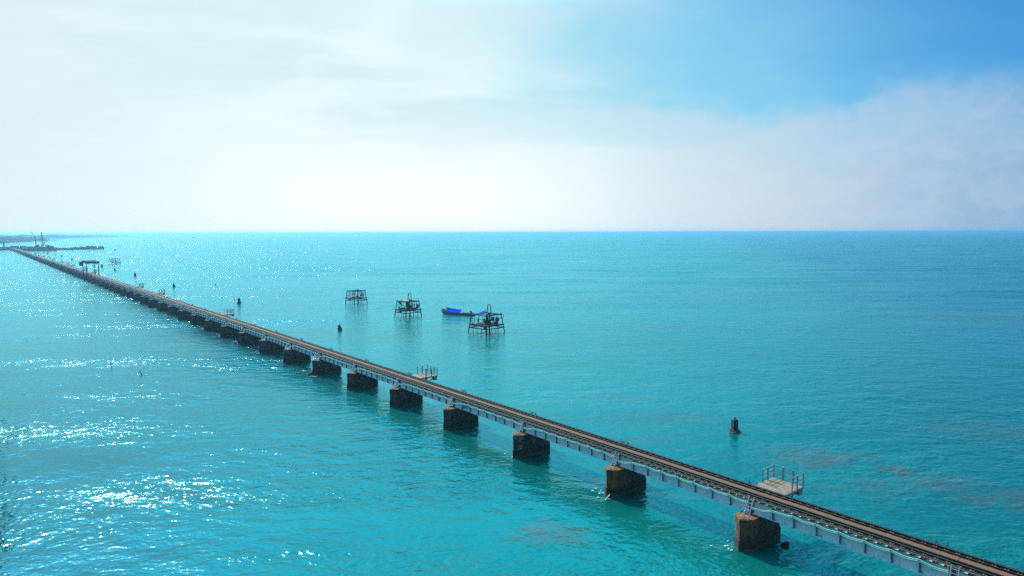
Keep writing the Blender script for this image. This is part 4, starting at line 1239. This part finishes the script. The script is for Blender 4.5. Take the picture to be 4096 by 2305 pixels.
    cab = MB(); cab.box((-3.5, 0, 2.3), (3.6, 2.6, 2.2)); cab.box((-3.5, 0, 3.5), (4.2, 3.0, 0.16)); cab.tube([(0.5, 0, 1.2), (0.5, 0, 6.0)], 0.12, 6)
    cab = cab.mesh('cabin', M['hull_blue'])
    hz = lambda px: 1152.5 - F * (math.tan(R(4.79)) - (px - CX) / F * -0.0025)
    for i, (px, dep, lab) in enumerate(((1441, 10, 'left boat of the close pair near the horizon'), (1447, 7, 'right boat of the close pair near the horizon'), (1508.7, 6, 'single tiny boat just right of the close pair near the horizon'),
                                        (1767, 6.5, 'single tiny boat near the horizon above the blue tarpaulin boat'), (1892, 6, 'left of two tiny boats near the horizon above the rightmost platform'), (1923, 6, 'right of two tiny boats near the horizon above the rightmost platform'), (2388, 5.5, 'tiny boat near the horizon, rightmost of all'))):
        dist = CAM_H * F / dep
        y0 = F / math.sqrt(F * F)   # unit forward
        x = (px - CX) / F * dist
        t = thing('distant_boat', lab, 'boat', (x, dist, 0), R(8 + 5 * i % 20), 'boats near the horizon')
        link_mesh('hull', proto_h, t); link_mesh('cabin', cab, t)
build_boats()

# ------------------------------------------------------------------ far end: jetty, barges, cranes, land
def lattice(mb, p, q, w0, w1, n, r):
    p, q = Vector(p), Vector(q); d = q - p
    u = Vector((0, 1, 0)); s = d.cross(u).normalized(); u = s.cross(d).normalized()
    def c(i, k):
        f = i / n; w = w0 + (w1 - w0) * f
        return p + d * f + s * ((1 if k in (0, 1) else -1) * w / 2) + u * ((1 if k in (0, 3) else -1) * w / 2)
    for k in range(4): mb.tube([c(0, k), c(n, k)], r, 4)
    for i in range(n):
        for k in range(4):
            mb.tube([c(i, k), c(i + 1, (k + 1) % 4)], r * 0.6, 4)
def build_far_end():
    # crane barge
    p0, p1 = at(100, 1005.5), at(228, 1004.5); c = (p0 + p1) / 2; d = p1 - p0; L = d.length; rz = math.atan2(d.y, d.x); s = ppx(c)
    X = lambda px: (px - 164) / 128.0 * L
    b = thing('crane_barge', 'dark crane barge with a tall lattice tower near the far end of the bridge', 'barge', c, rz)
    mb = MB(); h = L / 2
    mb.prism([(-h, -7), (h - 3, -7), (h, -4), (h, 4), (h - 3, 7), (-h, 7)], -0.6, 3.4); mb.box((0, 0, 3.55), (L * 0.9, 12, 0.3)); mb.build('hull', M['barge_steel'], b)
    mb = MB(); mb.box((X(200), 0, 5.2), (L * 0.16, 7, 3.2)); mb.box((X(200), 0, 6.95), (L * 0.18, 8, 0.3)); mb.box((X(190), 0, 7.6), (4, 4, 1.2)); mb.build('deck_house', M['barge_steel'], b)
    mb = MB()
    for i, (px, w, z) in enumerate(((112, 5, 5.0), (122, 5, 6.4), (132, 4, 5.6), (158, 6, 6.0), (180, 5, 5.8), (219, 3, 4.9), (214, 1, 6.4))):
        mb.box((X(px), (i % 3 - 1) * 2.0, (3.7 + z) / 2), (w, 4.5, z - 3.7))
    mb.build('deck_cargo', M['barge_steel'], b)
    mb = MB(); lattice(mb, (X(172), 0, 3.6), (X(170), 0, 25.5), 2.0, 0.8, 12, 0.16); mb.build('lattice_tower', M['crane_paint'], b)
    # piling rig standing on it
    k = thing('piling_rig', 'dark piling rig with a thick upright leader on the crane barge', 'crane', c + Vector((0, 0, 3.7)), rz)
    mb = MB(); mb.box((X(149), 0, 2.2), (5.2, 4, 2.6)); mb.box((X(151), 0, 4.0), (3.0, 3.2, 1.6)); mb.build('cab', M['crane_paint'], k)
    mb = MB()
    for y in (-1.8, 1.8): mb.box((X(148), y, 0.45), (6.5, 0.9, 0.9))
    mb.build('tracks', M['barge_steel'], k)
    mb = MB(); mb.bar((X(146.5), 0, 1.0), (X(143), 0, 16.3), 0.85); mb.bar((X(143.3), 0, 16.0), (X(139.5), 0, 15.3), 0.6); mb.build('leader', M['crane_paint'], k)
    # small crane with an inclined boom
    k = thing('deck_crane', 'small deck crane with its boom inclined to the right on the crane barge', 'crane', c + Vector((0, 0, 3.7)), rz)
    mb = MB(); mb.box((X(166), -2, 1.2), (3.6, 3, 2.4)); mb.build('cab', M['crane_paint'], k)
    mb = MB(); lattice(mb, (X(166), -2, 1.6), (X(186.5), -2, 9.2), 0.7, 0.4, 7, 0.11); mb.build('boom', M['crane_paint'], k)
    mb = MB(); mb.tube([(X(163), -2, 2.2), (X(160), -2, 6.0), (X(155), -2, 3.0)], 0.12, 5); mb.build('jib', M['crane_paint'], k)
    # long low barge
    p0, p1 = at(226, 1000.5), at(416, 997); c = (p0 + p1) / 2; d = p1 - p0; L = d.length; rz = math.atan2(d.y, d.x)
    X = lambda px: (px - 321) / 190.0 * L
    b = thing('cargo_barge', 'long low dark barge with lumps of cargo right of the crane barge', 'barge', c, rz)
    mb = MB(); h = L / 2
    mb.prism([(-h, -6), (h - 4, -6), (h, -2), (h, 2), (h - 4, 6), (-h, 6)], -0.6, 2.5); mb.build('hull', M['barge_steel'], b)
    mb = MB()
    for px0, px1, z in ((228, 262, 3.1), (283, 330, 3.3), (330, 412, 3.8)):
        mb.box(((X(px0) + X(px1)) / 2, 0, 2.3 + (z - 2.3) / 2), (X(px1) - X(px0), 9, z - 2.3))
    rr = random.Random(4)
    for px, w, z in ((346, 5, 5.2), (353, 3, 4.6), (366, 5, 5.0), (376, 4, 4.6), (393, 2, 4.4), (405, 4, 4.6), (323, 5, 4.2), (300, 6, 3.9)):
        mb.lump((X(px), rr.uniform(-2, 2), (3.6 + z) / 2), (w * 0.55, 2.5, (z - 3.0) / 2 + 0.3), int(px), jit=0.25)
    mb.build('cargo', M['barge_steel'], b)
    # landing stage with a shelter, at the left edge
    p0, p1 = at(-130, 1002), at(57, 1001); c = (p0 + p1) / 2; d = p1 - p0; L = d.length; rz = math.atan2(d.y, d.x)
    X = lambda px: (px + 36) / 187.0 * L
    b = thing('landing_stage', 'dark landing stage with a roofed shelter at the left edge beside the bridge end', 'jetty', c, rz)
    mb = MB(); mb.box((0, 0, 1.6), (L, 12, 4.4)); mb.box((X(20), -4, 4.3), (L * 0.35, 3, 1.0)); mb.box((X(-40), 2, 5.0), (L * 0.3, 5, 2.4)); mb.bar((X(28), -2, 6.0), (X(39), -2, 6.0), 0.3); mb.build('stage', M['barge_steel'], b)
    mb = MB(); mb.box((X(-20), 0, 11.2), (X(26) - X(-66), 8, 1.5)); mb.box((X(-20), 0, 12.1), (X(26) - X(-66) + 0.8, 9, 0.25)); mb.build('roof', M['roof_sheet'], b)
    for px in (17, -22, -58):
        mb = MB(); mb.box((X(px), 0, 7.1), (1.3, 1.3, 6.7)); mb.build('column', M['rusty_red'], b)
    # sheds and stacked material between the stage and the barge
    p0, p1 = at(50, 1003), at(112, 1003.5); c = (p0 + p1) / 2; d = p1 - p0; L = d.length; rz = math.atan2(d.y, d.x)
    b = thing('work_pontoon', 'dark work pontoon with a long shed behind the end of the bridge', 'pontoon', c + Vector((-4, 6, 0)), rz)
    mb = MB(); mb.box((0, 0, 0.9), (L, 10, 3.0)); mb.build('hull', M['barge_steel'], b)
    mb = MB(); mb.prism([(-L * 0.5, -4), (L * 0.38, -4), (L * 0.38, 4), (-L * 0.5, 4)], 2.4, 6.6, [(-L * 0.5, -3), (L * 0.22, -3), (L * 0.22, 3), (-L * 0.5, 3)]); mb.build('shed', M['barge_steel'], b)
    mb = MB(); mb.box((-L * 0.05, -4.1, 4.6), (L * 0.16, 0.3, 2.0)); mb.build('shed_door', M['rusty_red'], b)

    # land with woods
    def ground(name, poly, z, lab):
        mb = MB(); pts = [tuple(at(*q).xy) for q in poly]
        cx = sum(p[0] for p in pts) / len(pts); cy = sum(p[1] for p in pts) / len(pts)
        inner = [(cx + (x - cx) * 0.97, cy + (y - cy) * 0.97) for x, y in pts]
        mb.prism(pts, -2.0, z, inner)
        return tag(mb.build(name, M['sand'], None), lab, 'shore', kind='structure')
    near = [(-120, 977), (0, 975), (60, 973), (120, 970), (180, 966.5), (232, 963.5), (215, 962), (185, 960), (100, 957), (-120, 957)]
    far = [(-120, 958), (0, 957), (120, 957), (240, 956), (318, 953.5), (440, 951), (470, 948.5), (515, 945.5), (430, 944), (200, 943), (-120, 943)]
    ground('headland', near, 1.1, 'low sandy headland')
    ground('far_shore', far, 1.3, 'low far shore')
    def wood(name, lab, rows, seed, rad):
        rr = random.Random(seed); mb = MB()
        for px0, px1, base, top, n, step in rows:
            for i in range(n):
                f = rr.random(); px = px0 + (px1 - px0) * f
                by = base(px) - rr.random() * 2.2
                p = at(px, by); sp = ppx(p)
                hgt = (by - top(px)) * sp * rr.uniform(0.55, 1.06)
                r = rad * rr.uniform(0.6, 1.25)
                k = 3
                for j in range(k):
                    z = hgt * (0.35 + 0.6 * j / (k - 1)) - r * 0.3
                    mb.lump((p.x + rr.uniform(-r, r), p.y + rr.uniform(-r, r), max(0.6, z)), (r * (1.1 - 0.2 * j), r * (1.1 - 0.2 * j), r * 0.75), rr.randrange(9999), jit=0.35)
        return tag(mb.build(name, M['foliage'], None), lab, 'trees', kind='stuff')
    lerp = lambda a, b, f: a + (b - a) * max(0, min(1, f))
    wood('headland_wood', 'dense dark blue belt of trees on the headland at the far left', [(-110, 183, lambda x: lerp(975, 966, (x + 10) / 190), lambda x: lerp(946, 951, x / 150) + 2.0 * math.sin(x * 0.13) + (max(0, x - 165) * 0.35), 620, 0),
                                                                  (183, 226, lambda x: 963.5, lambda x: 959.5, 14, 0)], 3, 3.6)
    wood('far_wood', 'pale blue line of trees on the far shore at left', [(-110, 320, lambda x: 955.5 - max(0, x - 240) * 0.03, lambda x: 941.0 + 1.2 * math.sin(x * 0.05), 620, 0),
                                                  (320, 512, lambda x: lerp(953, 945.8, (x - 320) / 195), lambda x: lerp(941, 944, (x - 320) / 195), 240, 0)], 5, 5.5)
    p = at(193, 962.5)
    hs = thing('house', 'tiny white house on the sandy tip of the headland', 'house', p, R(15))
    mb = MB(); mb.box((0, 0, 2.6), (7, 5, 4.0)); mb.build('wall', M['white_paint'], hs)
    mb = MB(); mb.poly([(-3.8, -2.9, 4.6), (3.8, -2.9, 4.6), (3.8, 2.9, 4.6), (-3.8, 2.9, 4.6), (-3.8, 0, 6.4), (3.8, 0, 6.4)], [(3, 2, 1, 0), (0, 1, 5, 4), (2, 3, 4, 5), (1, 2, 5), (3, 0, 4)]); mb.build('roof', M['gunwale'], hs)
    # tower crane beyond the headland wood
    p = at(140, 958.5); s = ppx(p)
    k = thing('mobile_crane', 'pale crane with its boom leaning left above the headland trees', 'crane', p, 0)
    mb = MB(); mb.box((0, 0, 3), (7, 5, 5)); mb.build('cab', M['crane_paint'], k)
    mb = MB(); lattice(mb, (-1.0, 0, 4), (-12.0 * s, 0, 29.0 * s), 2.6, 1.6, 10, 0.28); mb.build('boom', M['crane_paint'], k)
    mb = MB(); mb.box((-12.6 * s, 0, 29.2 * s), (6.5 * s, 3, 1.8 * s)); mb.build('boom_head', M['crane_paint'], k)
build_far_end()

# ------------------------------------------------------------------ foam, bird, plate on the girder
def build_small():
    rr = random.Random(21); mb = MB()
    for px, py, wp, n in ((1772, 1716, 60, 26), (1032, 1411, 76, 34), (1129, 1443, 14, 8), (1255, 1506, 66, 40), (1215, 1484, 40, 24), (504, 1188, 14, 8), (559, 1211, 15, 8), (622, 1236, 24, 12), (672, 1261, 66, 30),
                          (810, 1315, 27, 12), (874, 1338, 22, 12), (936, 1367, 42, 20), (1240, 1630, 50, 14), (1375, 1548, 30, 10), (2412, 1972, 16, 14), (2432, 1996, 26, 14), (1672, 1334, 26, 10), (1460, 1288, 50, 16), (455, 1466, 34, 14), (585, 1500, 30, 12), (2950, 2188, 30, 10), (1835, 1800, 36, 10)):
        for i in range(n):
            g = max(-1, min(1, rr.gauss(0, 0.45)))
            p = at(px + g * wp / 2, py + rr.gauss(0, 1.3)); s = ppx(p)
            r = s * rr.uniform(0.7, 2.2) * (1 - 0.5 * abs(g))
            mb.lump((p.x, p.y, 0.02), (r * 1.6, r, min(0.10, r * 0.35)), rr.randrange(9999), jit=0.4)
    for k in range(0, 12):                                     # scattered flecks trailing from the pier noses
        for i in range(9):
            q = bp(A0 + k * SPAN + rr.uniform(0.1, 1.9), 2.2 + rr.gauss(0.2, 0.45))
            r = rr.uniform(0.03, 0.09)
            mb.lump((q.x, q.y, 0.015), (r * 1.8, r, 0.03), rr.randrange(9999), jit=0.4)
    tag(mb.build('sea_foam', M['foam_white'], None, True), 'flecks of white foam around piers, stakes and rocks', 'foam', kind='stuff')
    d = (CM @ Vector(((775 - CX) / F, -(950 - CY) / F, -1.0))).normalized()
    p = cam.location + d * 290
    b = thing('bird', 'tiny dark bird flying low over the sea at left', 'bird', p, R(25))
    mb = MB(); mb.lump((0, 0, 0), (0.34, 0.09, 0.09), 2, jit=0.05, sub=2); mb.lump((0.36, 0, 0.03), (0.09, 0.06, 0.06), 2, jit=0.03); mb.poly([(-0.28, -0.05, 0), (-0.28, 0.05, 0), (-0.52, 0.10, 0.01), (-0.52, -0.10, 0.01), (-0.28, 0, 0.03)], [(0, 1, 2, 3), (0, 3, 4), (1, 0, 4), (2, 1, 4), (3, 2, 4)]); mb.build('body', M['bird_feathers'], b, True)
    for s in (1, -1):
        mb = MB(); mb.poly([(0.12, 0.06 * s, 0.05), (-0.12, 0.06 * s, 0.05), (-0.14, 0.42 * s, 0.24), (0.10, 0.40 * s, 0.26), (-0.10, 0.80 * s, 0.10), (0.0, 0.06 * s, 0.02)], [(0, 1, 2, 3), (3, 2, 4), (0, 5, 1)]); mb.build('wing', M['bird_feathers'], b)
    # small blue plate fixed to the girder of the fourth span
    x = SPAN - 2.35; t = thing('number_plate', 'small blue-grey plate with a dark 5 hung on the girder near the fourth pier', 'sign', bp(A0 + 2 * SPAN + x), BR_ROT)
    mb = MB(); mb.box((0, 1.22, 3.12), (0.62, 0.03, 0.52)); mb.bar((-0.2, 1.20, 3.35), (-0.2, 1.0, 3.44), 0.03); mb.bar((0.2, 1.20, 3.35), (0.2, 1.0, 3.44), 0.03); mb.build('plate', M['sign_blue'], t)
    mb = MB(); y = 1.242
    for cx, cz, w, h in ((0.0, 3.30, 0.22, 0.05), (0.085, 3.22, 0.05, 0.12), (0.0, 3.14, 0.22, 0.05), (-0.085, 3.06, 0.05, 0.12), (0.0, 2.98, 0.22, 0.05)):
        mb.box((cx, y, cz), (w, 0.012, h))
    mb.build('numeral', M['sign_ink'], t)
build_small()

# ------------------------------------------------------------------ haze
def build_haze():
    m = bpy.data.materials.new("haze_air"); m.use_nodes = True
    t = NT(m.node_tree); m.node_tree.nodes.remove(m.node_tree.nodes['Principled BSDF'])
    v = t.n('ShaderNodeVolumePrincipled')
    v.inputs['Color'].default_value = (0.36, 0.76, 1.0, 1)
    v.inputs['Density'].default_value = 0.00024
    v.inputs['Anisotropy'].default_value = 0.6
    t.put(m.node_tree.nodes['Material Output'].inputs['Volume'], v.outputs[0])
    mb = MB(); mb.box((0, 9000, 13.0), (60000, 60000, 34.0))
    o = mb.build('haze', m); tag(o, 'thin bluish sea haze over the whole strait', 'haze', kind='stuff')
build_haze()
